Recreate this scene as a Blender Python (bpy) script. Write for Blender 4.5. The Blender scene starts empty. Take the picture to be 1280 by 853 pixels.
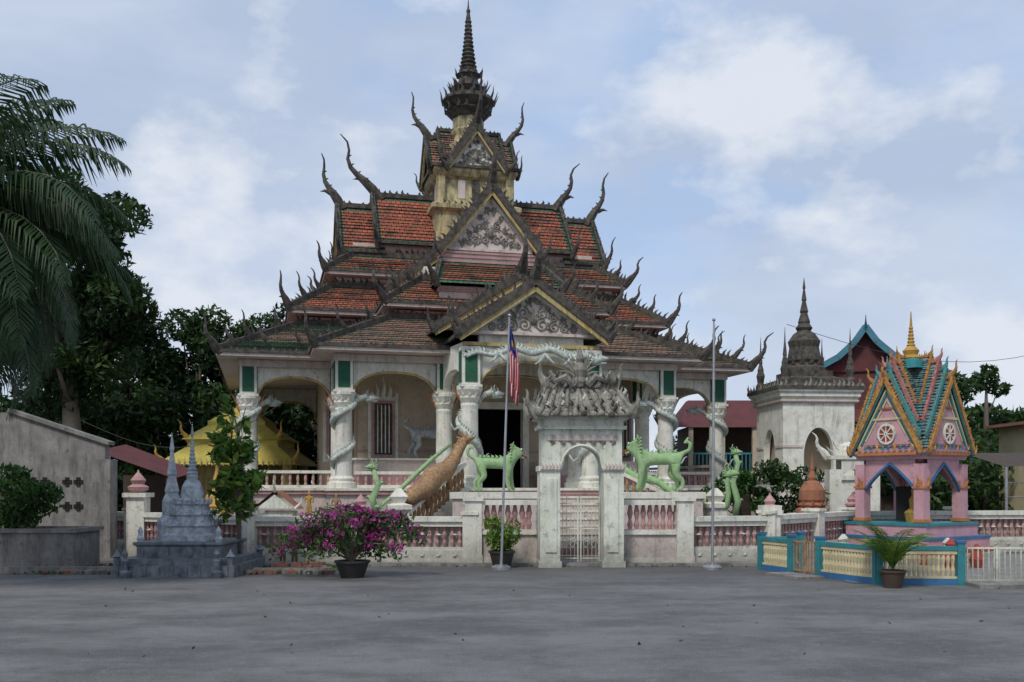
import bpy, math, random
import numpy as np
from mathutils import Vector, Matrix
R=random.Random(7)
NP=np.random.default_rng(5)
sc=bpy.context.scene
V=Vector
# ---------------------------------------------------------------- materials
def newmat(name):
    m=bpy.data.materials.new(name); m.use_nodes=True
    nt=m.node_tree; b=nt.nodes['Principled BSDF']
    return m,nt,b
def node(nt,t,**k):
    n=nt.nodes.new(t)
    for a,v in k.items():
        if a in n.inputs.keys(): n.inputs[a].default_value=v
        else: setattr(n,a,v)
    return n
def mixc(nt,fac,a,b,mode='MIX'):
    n=nt.nodes.new('ShaderNodeMix'); n.data_type='RGBA'; n.blend_type=mode
    for i,x in ((0,fac),(6,a),(7,b)):
        if hasattr(x,'node'): nt.links.new(x,n.inputs[i])
        elif isinstance(x,(int,float)): n.inputs[i].default_value=x
        else: n.inputs[i].default_value=(*x,1)
    return n.outputs[2]
def ramp(nt,src,lo,hi,a=0.0,b=1.0):
    n=nt.nodes.new('ShaderNodeMapRange')
    n.inputs[1].default_value=lo;n.inputs[2].default_value=hi;n.inputs[3].default_value=a;n.inputs[4].default_value=b
    nt.links.new(src,n.inputs[0]); return n.outputs[0]
def noise(nt,vec,scale,detail=5,rough=.6,mscale=None):
    if mscale:
        mp=node(nt,'ShaderNodeMapping'); mp.inputs['Scale'].default_value=mscale
        nt.links.new(vec,mp.inputs[0]); vec=mp.outputs[0]
    n=node(nt,'ShaderNodeTexNoise'); n.inputs['Scale'].default_value=scale
    n.inputs['Detail'].default_value=detail; n.inputs['Roughness'].default_value=rough
    nt.links.new(vec,n.inputs['Vector']); return n.outputs[0]
def madd(nt,a,k,c):
    m_=node(nt,'ShaderNodeMath'); m_.operation='MULTIPLY_ADD'; nt.links.new(a,m_.inputs[0]); m_.inputs[1].default_value=k
    if hasattr(c,'node'): nt.links.new(c,m_.inputs[2])
    else: m_.inputs[2].default_value=c
    return m_.outputs[0]
def bump(nt,b,h,strength=.3,dist=.02):
    bp=node(nt,'ShaderNodeBump'); bp.inputs['Strength'].default_value=strength; bp.inputs['Distance'].default_value=dist
    nt.links.new(h,bp.inputs['Height']); nt.links.new(bp.outputs[0],b.inputs['Normal'])
def mat(name,col,col2=None,grime=.5,gcol=(.035,.032,.028),scale=2.5,rough=.85,bmp=.3,metal=0,base=0):
    m,nt,b=newmat(name)
    tc=node(nt,'ShaderNodeTexCoord').outputs['Object']
    if col2 is None: col2=tuple(c*.72 for c in col)
    n1=noise(nt,tc,scale)
    c=mixc(nt,ramp(nt,n1,.35,.65),col,col2)
    n2=noise(nt,tc,2.1,9,.76,(2.6,2.6,.42))
    lo=.72-.42*grime
    c=mixc(nt,ramp(nt,n2,lo,lo+.20,0,min(1,.4+grime*.6)),c,gcol)
    n3=noise(nt,tc,28,4,.7)
    c=mixc(nt,ramp(nt,n3,.5,.75,0,.45),c,tuple(x*.55 for x in col))
    n4=noise(nt,tc,7,6,.75)
    c=mixc(nt,ramp(nt,n4,.56,.68,0,.25+grime*.75),c,gcol)
    if base:
        ge=node(nt,'ShaderNodeNewGeometry').outputs['Position']; sp=node(nt,'ShaderNodeSeparateXYZ'); nt.links.new(ge,sp.inputs[0])
        zz=madd(nt,n4,-.9,sp.outputs[2]); c=mixc(nt,ramp(nt,zz,-.42,.25,base,0),c,tuple(x*1.5 for x in gcol))
    nt.links.new(c,b.inputs['Base Color'])
    b.inputs['Roughness'].default_value=rough; b.inputs['Metallic'].default_value=metal
    bump(nt,b,n3,bmp,.015)
    return m
def tile_mat(name,c1,c2,dark,grime=.5,moss=(.07,.075,.05)):
    m,nt,b=newmat(name)
    uv=node(nt,'ShaderNodeUVMap').outputs[0]
    br=node(nt,'ShaderNodeTexBrick'); br.inputs['Scale'].default_value=1
    br.inputs['Brick Width'].default_value=.17; br.inputs['Row Height'].default_value=.2
    br.inputs['Mortar Size'].default_value=.014; br.inputs['Color1'].default_value=(*c1,1)
    br.inputs['Color2'].default_value=(*c2,1); br.inputs['Mortar'].default_value=(*dark,1)
    nt.links.new(uv,br.inputs['Vector'])
    tc=node(nt,'ShaderNodeTexCoord').outputs['Object']
    n=noise(nt,tc,1.4,10,.8); 
    lo=.72-.4*grime
    n5=noise(nt,tc,3.3,7,.75)
    c=mixc(nt,ramp(nt,n5,.52,.64,0,.8*min(1,grime*1.6)),br.outputs[0],moss)
    c=mixc(nt,ramp(nt,n,lo,lo+.10,0,.93),c,dark)
    n2=noise(nt,tc,10,5,.75); c=mixc(nt,ramp(nt,n2,.52,.62,0,.8*min(1,grime*1.6)),c,tuple(x*1.2 for x in dark))
    nt.links.new(c,b.inputs['Base Color']); b.inputs['Roughness'].default_value=.8
    bump(nt,b,br.outputs[1],-.5,.02)
    return m
def leafmat(name,c1,c2,c3,trans=.3):
    m,nt,b=newmat(name)
    gi=node(nt,'ShaderNodeNewGeometry').outputs['Random Per Island']
    tc=node(nt,'ShaderNodeTexCoord').outputs['Object']
    c=mixc(nt,gi,c1,c2); n=noise(nt,tc,.7,3)
    c=mixc(nt,ramp(nt,n,.4,.62),c,c3)
    nt.links.new(c,b.inputs['Base Color']); b.inputs['Roughness'].default_value=.55
    b.inputs['Specular IOR Level'].default_value=.25
    tr=node(nt,'ShaderNodeBsdfTranslucent'); nt.links.new(c,tr.inputs[0])
    mx=node(nt,'ShaderNodeMixShader'); mx.inputs[0].default_value=trans
    nt.links.new(b.outputs[0],mx.inputs[1]); nt.links.new(tr.outputs[0],mx.inputs[2])
    nt.links.new(mx.outputs[0],nt.nodes['Material Output'].inputs[0])
    return m
M={}
M['white']=mat('weathered_white_paint',(.76,.74,.65),(.60,.58,.49),.48,(.16,.15,.12),base=.75)
M['gatewhite']=mat('grimy_white_paint',(.76,.76,.66),(.58,.60,.48),.52,(.14,.14,.11),base=.75)
M['cream']=mat('cream_plaster',(.52,.43,.31),(.42,.34,.25),.34,(.14,.115,.085))
M['pink']=mat('faded_pink_paint',(.50,.28,.27),(.40,.24,.22),.5,(.09,.075,.065),base=.6)
M['palepink']=mat('pale_pink_paint',(.62,.52,.47),(.50,.43,.38),.5,(.14,.12,.10),base=.75)
M['yellow']=mat('ochre_paint',(.56,.42,.16),(.43,.34,.17),.58,(.05,.042,.03))
M['towery']=mat('tower_yellow',(.58,.48,.23),(.42,.36,.22),.72,(.04,.035,.028))
M['dark']=mat('blackened_cement',(.030,.026,.022),(.11,.095,.075),.48,(.012,.011,.010),6)
M['darkgrey']=mat('mossy_grey_cement',(.33,.31,.26),(.17,.16,.13),.64,(.03,.028,.023),5)
M['green']=mat('dark_green_panel',(.02,.11,.06),(.015,.08,.045),.35)
M['tile']=tile_mat('red_roof_tiles',(.52,.12,.05),(.30,.075,.04),(.028,.024,.02),.53)
M['tileg']=tile_mat('green_border_tiles',(.035,.16,.08),(.035,.10,.06),(.022,.022,.018),.48)
M['tiled']=tile_mat('dull_roof_tiles',(.42,.15,.095),(.22,.13,.095),(.04,.034,.028),.55,(.15,.14,.11))
M['orange']=mat('orange_paint',(.50,.2,.06),None,.3)
M['dragon']=mat('dragon_white_grey',(.60,.60,.53),(.25,.33,.30),.45,(.07,.075,.06),11)
M['dragong']=mat('green_creature_paint',(.20,.38,.15),(.38,.48,.27),.42,(.07,.08,.05),7)
M['brown']=mat('brown_scales',(.42,.25,.12),(.22,.13,.07),.38,(.06,.04,.025),13)
M['liongrey']=mat('grey_lion_paint',(.5,.5,.45),(.24,.27,.28),.4,(.1,.1,.1),6)
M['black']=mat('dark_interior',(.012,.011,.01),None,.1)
M['steel']=mat('galvanised_steel',(.5,.5,.5),None,.1,rough=.4,metal=.8)
M['concrete']=mat('old_concrete',(.28,.26,.235),(.17,.16,.145),.58,(.05,.046,.042))
M['marble']=mat('grey_marble',(.17,.19,.21),(.07,.08,.095),.5,(.028,.03,.035),7,.5)
M['stupaw']=mat('stupa_white',(.52,.55,.57),(.25,.29,.33),.54,(.06,.068,.08),9)
M['gold']=mat('gold_paint',(.55,.34,.07),(.35,.20,.05),.34,(.08,.05,.02),rough=.5,metal=.2)
M['shrinegold']=mat('shrine_flame_paint',(.50,.27,.06),(.26,.11,.04),.42,(.07,.05,.03),9)
M['shrineteal']=mat('shrine_teal_edge',(.06,.28,.27),(.10,.20,.19),.4,(.03,.05,.05),9)
M['shrinered']=mat('shrine_pink_edge',(.50,.20,.18),(.30,.12,.10),.4,(.06,.04,.03),9)
M['goldroof']=mat('yellow_sheet',(.50,.42,.09),(.40,.33,.07),.42,(.1,.09,.03))
M['terra']=mat('terracotta',(.38,.15,.08),(.26,.11,.06),.45)
M['teal']=mat('teal_paint',(.03,.23,.25),(.03,.17,.19),.35,(.03,.06,.06),rough=.5)
M['tealroof']=mat('teal_roof_trim',(.05,.20,.26),(.04,.14,.19),.4,(.03,.06,.07),rough=.6)
M['blue']=mat('blue_paint',(.04,.16,.34),None,.3,rough=.5)
M['creamy']=mat('cream_panel_paint',(.60,.52,.31),(.50,.43,.26),.36,(.2,.16,.1))
M['shrinepink']=mat('shrine_pink',(.57,.32,.35),(.45,.25,.28),.42,(.15,.085,.085))
M['red']=mat('red_paint',(.38,.05,.035),(.27,.04,.03),.3)
M['redroof']=mat('maroon_metal_roof',(.13,.03,.03),(.08,.025,.025),.3)
M['wood']=mat('dark_wood',(.07,.045,.03),None,.2)
M['pot']=mat('black_pot',(.03,.028,.026),None,.2,rough=.5)
M['bark']=mat('bark',(.15,.12,.09),None,.4)
M['dirt']=mat('dirt_soil',(.24,.19,.15),(.15,.12,.095),.4,(.06,.05,.04),3)
M['brick']=mat('red_brick_edging',(.30,.14,.10),None,.4)
M['flagr']=mat('flag_red',(.6,.04,.04),None,0,rough=.8); M['flagw']=mat('flag_white',(.8,.8,.8),(.7,.7,.72),0)
M['flagb']=mat('flag_blue',(.015,.03,.28),None,0); M['flagy']=mat('flag_yellow',(.7,.5,.03),None,0)
M['leafd']=leafmat('leaf_dark',(.022,.055,.014),(.065,.115,.026),(.03,.065,.022))
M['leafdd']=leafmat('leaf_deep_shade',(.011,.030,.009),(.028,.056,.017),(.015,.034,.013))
M['leafm']=leafmat('leaf_mid',(.03,.09,.018),(.07,.15,.03),(.035,.08,.02))
M['leafy']=leafmat('leaf_yellowgreen',(.10,.21,.03),(.23,.31,.05),(.07,.16,.03))
M['palm']=leafmat('palm_leaf',(.022,.052,.018),(.055,.095,.035),(.03,.065,.03))
M['magenta']=leafmat('bougainvillea_bract',(.47,.03,.26),(.64,.09,.44),(.38,.03,.24),.4)
# ---------------------------------------------------------------- geometry helper
class G:
    def __init__(s,name,parent=None,mats=('white',),smooth=False):
        s.name=name;s.parent=parent;s.mats=mats;s.v=[];s.f=[];s.mi=[];s.uv={};s.m=0;s.smooth=smooth;s.M=None
    def add(s,vs,fs,uv=None):
        b=len(s.v)
        if s.M is not None: vs=[s.M@V(v) for v in vs]
        s.v+=[tuple(v) for v in vs]
        for k,f in enumerate(fs):
            if uv: s.uv[len(s.f)]=uv[k]
            s.f.append(tuple(i+b for i in f)); s.mi.append(s.m)
    def box(s,c,d,rot=0,top=1.0):
        x,y,z=d[0]/2,d[1]/2,d[2]/2; vs=[]
        cr,sr=math.cos(rot),math.sin(rot)
        for k,zz in enumerate((-z,z)):
            q=1 if k==0 else top
            for a,b in ((-x,-y),(x,-y),(x,y),(-x,y)):
                a*=q;b*=q
                vs.append((c[0]+a*cr-b*sr,c[1]+a*sr+b*cr,c[2]+zz))
        s.add(vs,[(3,2,1,0),(4,5,6,7),(0,1,5,4),(1,2,6,5),(2,3,7,6),(3,0,4,7)])
    def bz(s,x0,x1,y0,y1,z0,z1): s.box(((x0+x1)/2,(y0+y1)/2,(z0+z1)/2),(abs(x1-x0),abs(y1-y0),abs(z1-z0)))
    def beam(s,p0,p1,w,h,up=V((0,0,1))):
        p0=V(p0);p1=V(p1);d=(p1-p0).normalized()
        sd=d.cross(up)
        if sd.length<1e-4: sd=V((1,0,0))
        sd.normalize(); u=sd.cross(d)
        vs=[]
        for p in (p0,p1):
            for a,b in ((-1,-1),(1,-1),(1,1),(-1,1)): vs.append(p+sd*a*w/2+u*b*h/2)
        s.add(vs,[(3,2,1,0),(4,5,6,7),(0,1,5,4),(1,2,6,5),(2,3,7,6),(3,0,4,7)])
    def prism(s,poly,z0,z1):
        n=len(poly); vs=[(x,y,z0) for x,y in poly]+[(x,y,z1) for x,y in poly]
        s.add(vs,[tuple(range(n-1,-1,-1)),tuple(range(n,2*n))]+[(i,(i+1)%n,n+(i+1)%n,n+i) for i in range(n)])
    def ring(s,poly,z0,z1,skip=()):
        n=len(poly); vs=[(x,y,z0) for x,y in poly]+[(x,y,z1) for x,y in poly]
        s.add(vs,[(i,(i+1)%n,n+(i+1)%n,n+i) for i in range(n) if i not in skip])
    def lathe(s,prof,c=(0,0),n=14,rot=0.0,z=0.0,sc=1.0):
        if n==4: q=math.sqrt(2);rot+=math.pi/4
        else: q=1
        vs=[];fs=[]
        for r,h in prof:
            for i in range(n):
                a=rot+2*math.pi*i/n; vs.append((c[0]+math.cos(a)*r*q*sc,c[1]+math.sin(a)*r*q*sc,z+h*sc))
        for k in range(len(prof)-1):
            for i in range(n):
                j=(i+1)%n; fs.append((k*n+i,k*n+j,(k+1)*n+j,(k+1)*n+i))
        fs.append(tuple(range(n-1,-1,-1))); fs.append(tuple((len(prof)-1)*n+i for i in range(n)))
        s.add(vs,fs)
    def tube(s,pts,rad,n=6):
        pts=[V(p) for p in pts]; m=len(pts)
        if not hasattr(rad,'__len__'): rad=[rad]*m
        vs=[];fs=[];pu=None
        for i,p in enumerate(pts):
            t=(pts[min(i+1,m-1)]-pts[max(i-1,0)]).normalized()
            if pu is None:
                pu=t.cross(V((0,0,1)))
                if pu.length<.05: pu=t.cross(V((1,0,0)))
            pu=(pu-t*pu.dot(t)).normalized(); w=t.cross(pu)
            for k in range(n):
                a=2*math.pi*k/n; vs.append(p+(pu*math.cos(a)+w*math.sin(a))*rad[i])
        for i in range(m-1):
            for k in range(n):
                j=(k+1)%n; fs.append((i*n+k,i*n+j,(i+1)*n+j,(i+1)*n+k))
        fs.append(tuple(range(n-1,-1,-1))); fs.append(tuple((m-1)*n+k for k in range(n)))
        s.add(vs,fs)
    def blob(s,c,r,n=10,m=7):
        if not hasattr(r,'__len__'): r=(r,r,r)
        vs=[];fs=[]
        for j in range(m+1):
            ph=math.pi*j/m*.998+.001
            for i in range(n):
                a=2*math.pi*i/n; vs.append((c[0]+r[0]*math.sin(ph)*math.cos(a),c[1]+r[1]*math.sin(ph)*math.sin(a),c[2]+r[2]*math.cos(ph)))
        for j in range(m):
            for i in range(n):
                k=(i+1)%n; fs.append((j*n+i,(j+1)*n+i,(j+1)*n+k,j*n+k))
        s.add(vs,fs)
    def spike(s,p,d,h,w,t=None):
        p=V(p);d=V(d).normalized()
        t=V(t).normalized() if t is not None else d.orthogonal().normalized()
        q=d.cross(t).normalized()
        b=[p+t*w*.5,p+q*w*.22,p-t*w*.5,p-q*w*.22]
        mid=p+d*h*.5+t*w*.28
        mm=[mid+t*w*.3,mid+q*w*.14,mid-t*w*.3,mid-q*w*.14]
        tip=p+d*h-t*w*.12
        s.add(b+mm+[tip],[(0,1,5,4),(1,2,6,5),(2,3,7,6),(3,0,4,7),(4,5,8),(5,6,8),(6,7,8),(7,4,8)])
    def teeth(s,p0,p1,h=.2,sp=.2,up=V((0,0,1)),lean=.5):
        p0=V(p0);p1=V(p1);L=(p1-p0).length
        if L<.05: return
        d=(p1-p0)/L; n=max(1,int(L/sp))
        for i in range(n):
            t=(i+.5)/n; hh=h*R.uniform(.55,1.35)
            if R.random()<.12: continue
            s.spike(p0+d*L*t,up+d*(lean+R.uniform(-.3,.3))+V((R.uniform(-.18,.18),R.uniform(-.18,.18),0)),hh,sp*.8,d)
    def chofa(s,p,d,h=1.6,w=.11):
        p=V(p);d=V(d).normalized();Z=V((0,0,1))
        j=R.uniform(.65,1.15); h*=R.uniform(.85,1.1); tl=R.uniform(-.14,.12)
        prof=[(-.12,-.1,1.5),(.02,.08,1.6),(.13,.2,1.35),(.24,.30,.95),(.34,.42,.75),(.38,.56,.6),(.36,.7,.45),(.40+tl*.4,.84,.33),(.52+tl,.96,.16)]
        s.tube([p+d*a*h*j+Z*b*h for a,b,_ in prof],[w*c for *_,c in prof],6)
        s.spike(p+d*.16*h+Z*.2*h,d+Z*.15,h*.2,w*1.6,Z)
        for k in range(2,6):
            a,b,_=prof[k]; s.spike(p+d*a*h*j+Z*b*h,-d*.8+Z*.8,h*.10,w*1.1,Z)
    def panel(s,a,b,c,d,ti=0,gi=1,bw=.17,row=.2):
        a,b,c,d=V(a),V(b),V(c),V(d)
        n=(b-a).cross(d-a)
        if n.z<0: a,b,c,d=b,a,d,c; n=-n
        n.normalize(); e=(b-a).normalized(); f=n.cross(e)
        L=((d+c)/2-(a+b)/2).length
        def P(q,t,o=0): return a.lerp(b,q).lerp(d.lerp(c,q),t)+n*o
        def SB(t):
            ln=(b.lerp(c,t)-a.lerp(d,t)).length
            return min(.5,bw/max(ln,.001))
        def uvf(pts): return [((p-a).dot(e)+.03,(p-a).dot(f)) for p in pts]
        nr=max(2,int(L/row)); tb=min(.3,bw/L)
        def q(pts,mi):
            s.m=mi; s.add(pts,[(0,1,2,3)],[uvf(pts)])
        q([P(0,0),P(1,0),P(1,tb),P(0,tb)],gi)
        q([P(0,1-tb),P(1,1-tb),P(1,1),P(0,1)],gi)
        for i in range(nr):
            t0=tb+(1-2*tb)*i/nr;t1=tb+(1-2*tb)*(i+1)/nr
            s0,s1=SB(t0),SB(t1); o0=.04+R.uniform(-.016,.016)
            for (l0,r0,l1,r1,mi) in ((0,s0,0,s1,gi),(s0,1-s0,s1,1-s1,ti),(1-s0,1,1-s1,1,gi)):
                q([P(l0,t0,o0),P(r0,t0,o0),P(r1,t1,.004),P(l1,t1,.004)],mi)
            q([P(0,t0,-.01),P(1,t0,-.01),P(1,t0,o0),P(0,t0,o0)],gi)
        s.m=0
    def done(s):
        me=bpy.data.meshes.new(s.name); me.from_pydata(s.v,[],s.f)
        for k in s.mats: me.materials.append(M[k])
        me.polygons.foreach_set('material_index',s.mi)
        if s.uv:
            ul=me.uv_layers.new(name='UVMap')
            for fi,us in s.uv.items():
                p=me.polygons[fi]
                for k,li in enumerate(p.loop_indices): ul.data[li].uv=us[k]
        if s.smooth: me.polygons.foreach_set('use_smooth',[True]*len(me.polygons))
        me.update(); o=bpy.data.objects.new(s.name,me); sc.collection.objects.link(o)
        if s.parent: o.parent=s.parent
        return o
def empty(name,loc=(0,0,0),rot=0):
    o=bpy.data.objects.new(name,None); o.location=loc; o.rotation_euler=(0,0,math.radians(rot)); o.empty_display_size=.3
    sc.collection.objects.link(o); return o
def quadmesh(name,Q,matname,parent=None):
    n=len(Q); me=bpy.data.meshes.new(name)
    me.vertices.add(n*4); me.vertices.foreach_set('co',Q.astype(np.float32).ravel())
    me.loops.add(n*4); me.loops.foreach_set('vertex_index',np.arange(n*4,dtype=np.int32))
    me.polygons.add(n); me.polygons.foreach_set('loop_start',np.arange(0,n*4,4,dtype=np.int32))
    me.polygons.foreach_set('loop_total',np.full(n,4,dtype=np.int32))
    me.materials.append(M[matname]); me.update(calc_edges=True); me.validate()
    o=bpy.data.objects.new(name,me); sc.collection.objects.link(o)
    if parent: o.parent=parent
    return o
def leaves(C,size,el=1.5):
    n=len(C); a=NP.normal(size=(n,3)); a/=np.linalg.norm(a,axis=1)[:,None]
    b=NP.normal(size=(n,3)); b[:,2]*=.6; b-=a*(a*b).sum(1)[:,None]; b/=np.linalg.norm(b,axis=1)[:,None]
    s=(size*NP.uniform(.6,1.3,n))[:,None]
    return np.stack([C-a*s*el,C+b*s*.6,C+a*s*el,C-b*s*.6],1)
def clumpcloud(clumps,per):
    out=[]
    for (x,y,z,rx,ry,rz) in clumps:
        n=int(per*rx*rz); d=NP.normal(size=(n,3)); d/=np.linalg.norm(d,axis=1)[:,None]
        r=NP.uniform(.35,1.08,n)**.6
        out.append(np.array([x,y,z])+d*r[:,None]*np.array([rx,ry,rz]))
    return np.concatenate(out)
def hullclumps(c,r,n,cr):
    out=[]
    for i in range(n):
        d=NP.normal(size=3); d/=np.linalg.norm(d); q=NP.uniform(.35,1)**.5
        p=np.array(c)+d*q*np.array(r); k=cr*NP.uniform(.6,1.35)
        out.append((*p,k,k,k*.75))
    return out
def tree(name,base,trunk_r,clumps,per,leaf,mt='leafd',mt2=None):
    e=empty(name,base); g=G('trunk',e,('bark',),True)
    cx=np.mean([c[0] for c in clumps]);cy=np.mean([c[1] for c in clumps]);cz=np.mean([c[2] for c in clumps]); zmin=min(c[2] for c in clumps)
    fork=V((cx*.4,cy*.4,max(.5,zmin*.75)))
    g.tube([(0,0,-.05),fork*.5+V((.06,0,0)),fork,V((cx,cy,cz))],[trunk_r*1.25,trunk_r,trunk_r*.8,trunk_r*.25],8)
    for i,c in enumerate(clumps):
        if i%2==0:
            t=V(c[:3]); st=fork.lerp(V((cx,cy,cz)),R.random()*.6)
            g.tube([st,st.lerp(t,.5)+V((0,0,-.01*t.length)),t],[trunk_r*.4,trunk_r*.22,trunk_r*.07],5)
    g.done()
    if mt2:
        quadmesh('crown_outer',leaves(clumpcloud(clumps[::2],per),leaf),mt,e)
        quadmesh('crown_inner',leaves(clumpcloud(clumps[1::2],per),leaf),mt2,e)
    else: quadmesh('crown',leaves(clumpcloud(clumps,per),leaf),mt,e)
    return e
def skin(name,mt,J,E,loc,rot=0,parent=None,sub=2,scale=1.0):
    keys=list(J); me=bpy.data.meshes.new(name)
    me.from_pydata([J[k][0] for k in keys],[(keys.index(a),keys.index(b)) for a,b in E],[])
    o=bpy.data.objects.new(name,me); sc.collection.objects.link(o)
    me.materials.append(M[mt])
    md=o.modifiers.new('skin','SKIN')
    sv=me.skin_vertices[0].data
    for i,k in enumerate(keys):
        r=J[k][1]; sv[i].radius=(r,r) if not hasattr(r,'__len__') else r
        sv[i].use_root=(i==0)
    md.use_smooth_shade=True; md.branch_smoothing=.5
    s2=o.modifiers.new('sub','SUBSURF'); s2.levels=sub; s2.render_levels=sub
    o.location=loc; o.rotation_euler=(0,0,math.radians(rot)); o.scale=(scale,)*3
    if parent: o.parent=parent
    return o
# ---------------------------------------------------------------- ground
def sheet(name,x0,x1,y0,y1,z,m):
    me=bpy.data.meshes.new(name); me.from_pydata([(x0,y0,z),(x1,y0,z),(x1,y1,z),(x0,y1,z)],[],[(0,1,2,3)])
    me.materials.append(m); o=bpy.data.objects.new(name,me); sc.collection.objects.link(o); return o
m,nt,b=newmat('asphalt')
tc=node(nt,'ShaderNodeTexCoord').outputs['Object']
c=mixc(nt,ramp(nt,noise(nt,tc,.40,8,.70,(1,1.9,1)),.40,.60),(.078,.077,.075),(.165,.162,.157))
c=mixc(nt,ramp(nt,noise(nt,tc,1.7,8,.8),.50,.64,0,.6),c,(.060,.059,.058))
c=mixc(nt,ramp(nt,noise(nt,tc,5,7,.85),.52,.66,0,.45),c,(.24,.235,.225))
c=mixc(nt,ramp(nt,noise(nt,tc,70,3,.9),.54,.64,0,.75),c,(.34,.33,.31))
c=mixc(nt,ramp(nt,noise(nt,tc,55,4,.9),.53,.62,0,.8),c,(.024,.024,.024))
sp=node(nt,'ShaderNodeSeparateXYZ'); nt.links.new(tc,sp.inputs[0])
nb_=madd(nt,noise(nt,tc,.5,6,.7),3.0,sp.outputs[1])
c=mixc(nt,ramp(nt,nb_,17.0,20.0,0,.5),c,(.055,.054,.053))
nt.links.new(c,b.inputs['Base Color']); b.inputs['Roughness'].default_value=.88
bump(nt,b,noise(nt,tc,75,3,.8),.5,.012)
M['asphalt']=m
sheet('asphalt_ground',-400,400,-60,800,0,m)
gc=G('concrete_wall_skirt_paving',None,('concrete',))
gc.box((0.2,20.25,.03),(11.2,1.2,.06)); gc.done()
sheet('dirt_ground',-13,-3.4,17.9,24,.006,M['dirt'])
# ---------------------------------------------------------------- temple
T=empty('buddhist_temple',(-1.6,36,0),14)
def cross(a,b,c,d): return [(-d,-c),(d,-c),(d,-b),(a,-b),(a,b),(d,b),(d,c),(-d,c),(-d,b),(-a,b),(-a,-b),(-d,-b)]
CONV=(0,1,3,4,6,7,9,10)
roof=G('roof_tiles',T,('tile','tileg','tiled')); dk=G('roof_finials',T,('dark',)); tr=G('eave_trim',T,('white','pink','yellow','palepink'))
def trim(mi): tr.m=mi; return tr
def skirt(o,z0,i,z1,ti=0,ch=1.0,th=.2):
    n=len(o)
    for k in range(n):
        j=(k+1)%n
        roof.panel((*o[k],z0),(*o[j],z0),(*i[j],z1),(*i[k],z1),ti)
    s_=trim(3); s_.ring(o,z0-.12,z0-.01); s_.add([(x,y,z0-.12) for x,y in o],[tuple(range(n-1,-1,-1))])
    for k in range(n):
        j=(k+1)%n
        dk.beam((*o[k],z0+.02),(*o[j],z0+.02),.10,.09)
        dk.beam((*o[k],z0+.06),(*i[k],z1+.08),.18,.2)
        dk.teeth(V((*o[k],z0+.08)),V((*i[k],z1+.12)),th,.17,lean=-.4)
        dk.beam((*i[k],z1+.05),(*i[j],z1+.05),.18,.18)
        dk.teeth(V((*i[k],z1+.1)),V((*i[j],z1+.1)),th*.75,.19,lean=0)
        dk.teeth(V((*o[k],z0+.05)),V((*o[j],z0+.05)),.09,.16,lean=0)
    if ch:
        for k in CONV:
            d=V((o[k][0]-i[k][0],o[k][1]-i[k][1],0)); dk.chofa((*o[k],z0+.05),d,ch,.085)
            for q in (.36,.7):
                p=V((*o[k],z0)).lerp(V((*i[k],z1)),q); dk.chofa(p+V((0,0,.1)),d,ch*.7,.065)
def scrolls(g,O,s,w,h,r=.022):
    Z=V((0,0,1)); O=V(O)
    def spiral(c,R0,dirn,a0,turns=1.6):
        pts=[]
        for k in range(16):
            t=k/15; a=a0+dirn*turns*2*math.pi*t; q=R0*(1-.82*t)
            pts.append(c+s*math.cos(a)*q+Z*math.sin(a)*q)
        g.tube(pts,r,4)
    for sg in (-1,1):
        for (x,z,q) in ((.15,.18,.12),(.36,.14,.10),(.54,.11,.085),(.70,.09,.07),(.16,.45,.10),(.08,.75,.07),(.36,.36,.075),(.26,.60,.06),(.52,.28,.06)):
            spiral(O+s*sg*x*w+Z*z*h,q*w,sg,math.pi*.5)
            for kk in range(5):
                an=R.uniform(0,6.28); g.spike(O+s*sg*x*w+Z*z*h+(s*math.cos(an)+Z*math.sin(an))*q*w,s*math.cos(an)+Z*math.sin(an),.1,.08,s)
    g.blob(O+Z*h*.3,(.1,.1,.16),8,6)
    for kk in range(7):
        an=math.pi*kk/6; g.spike(O+Z*h*.3+(s*math.cos(an)+Z*math.sin(an))*.15,s*math.cos(an)+Z*math.sin(an),.16,.1,s)
relief=G('pediment_relief',T,('darkgrey','palepink','white'))
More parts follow.
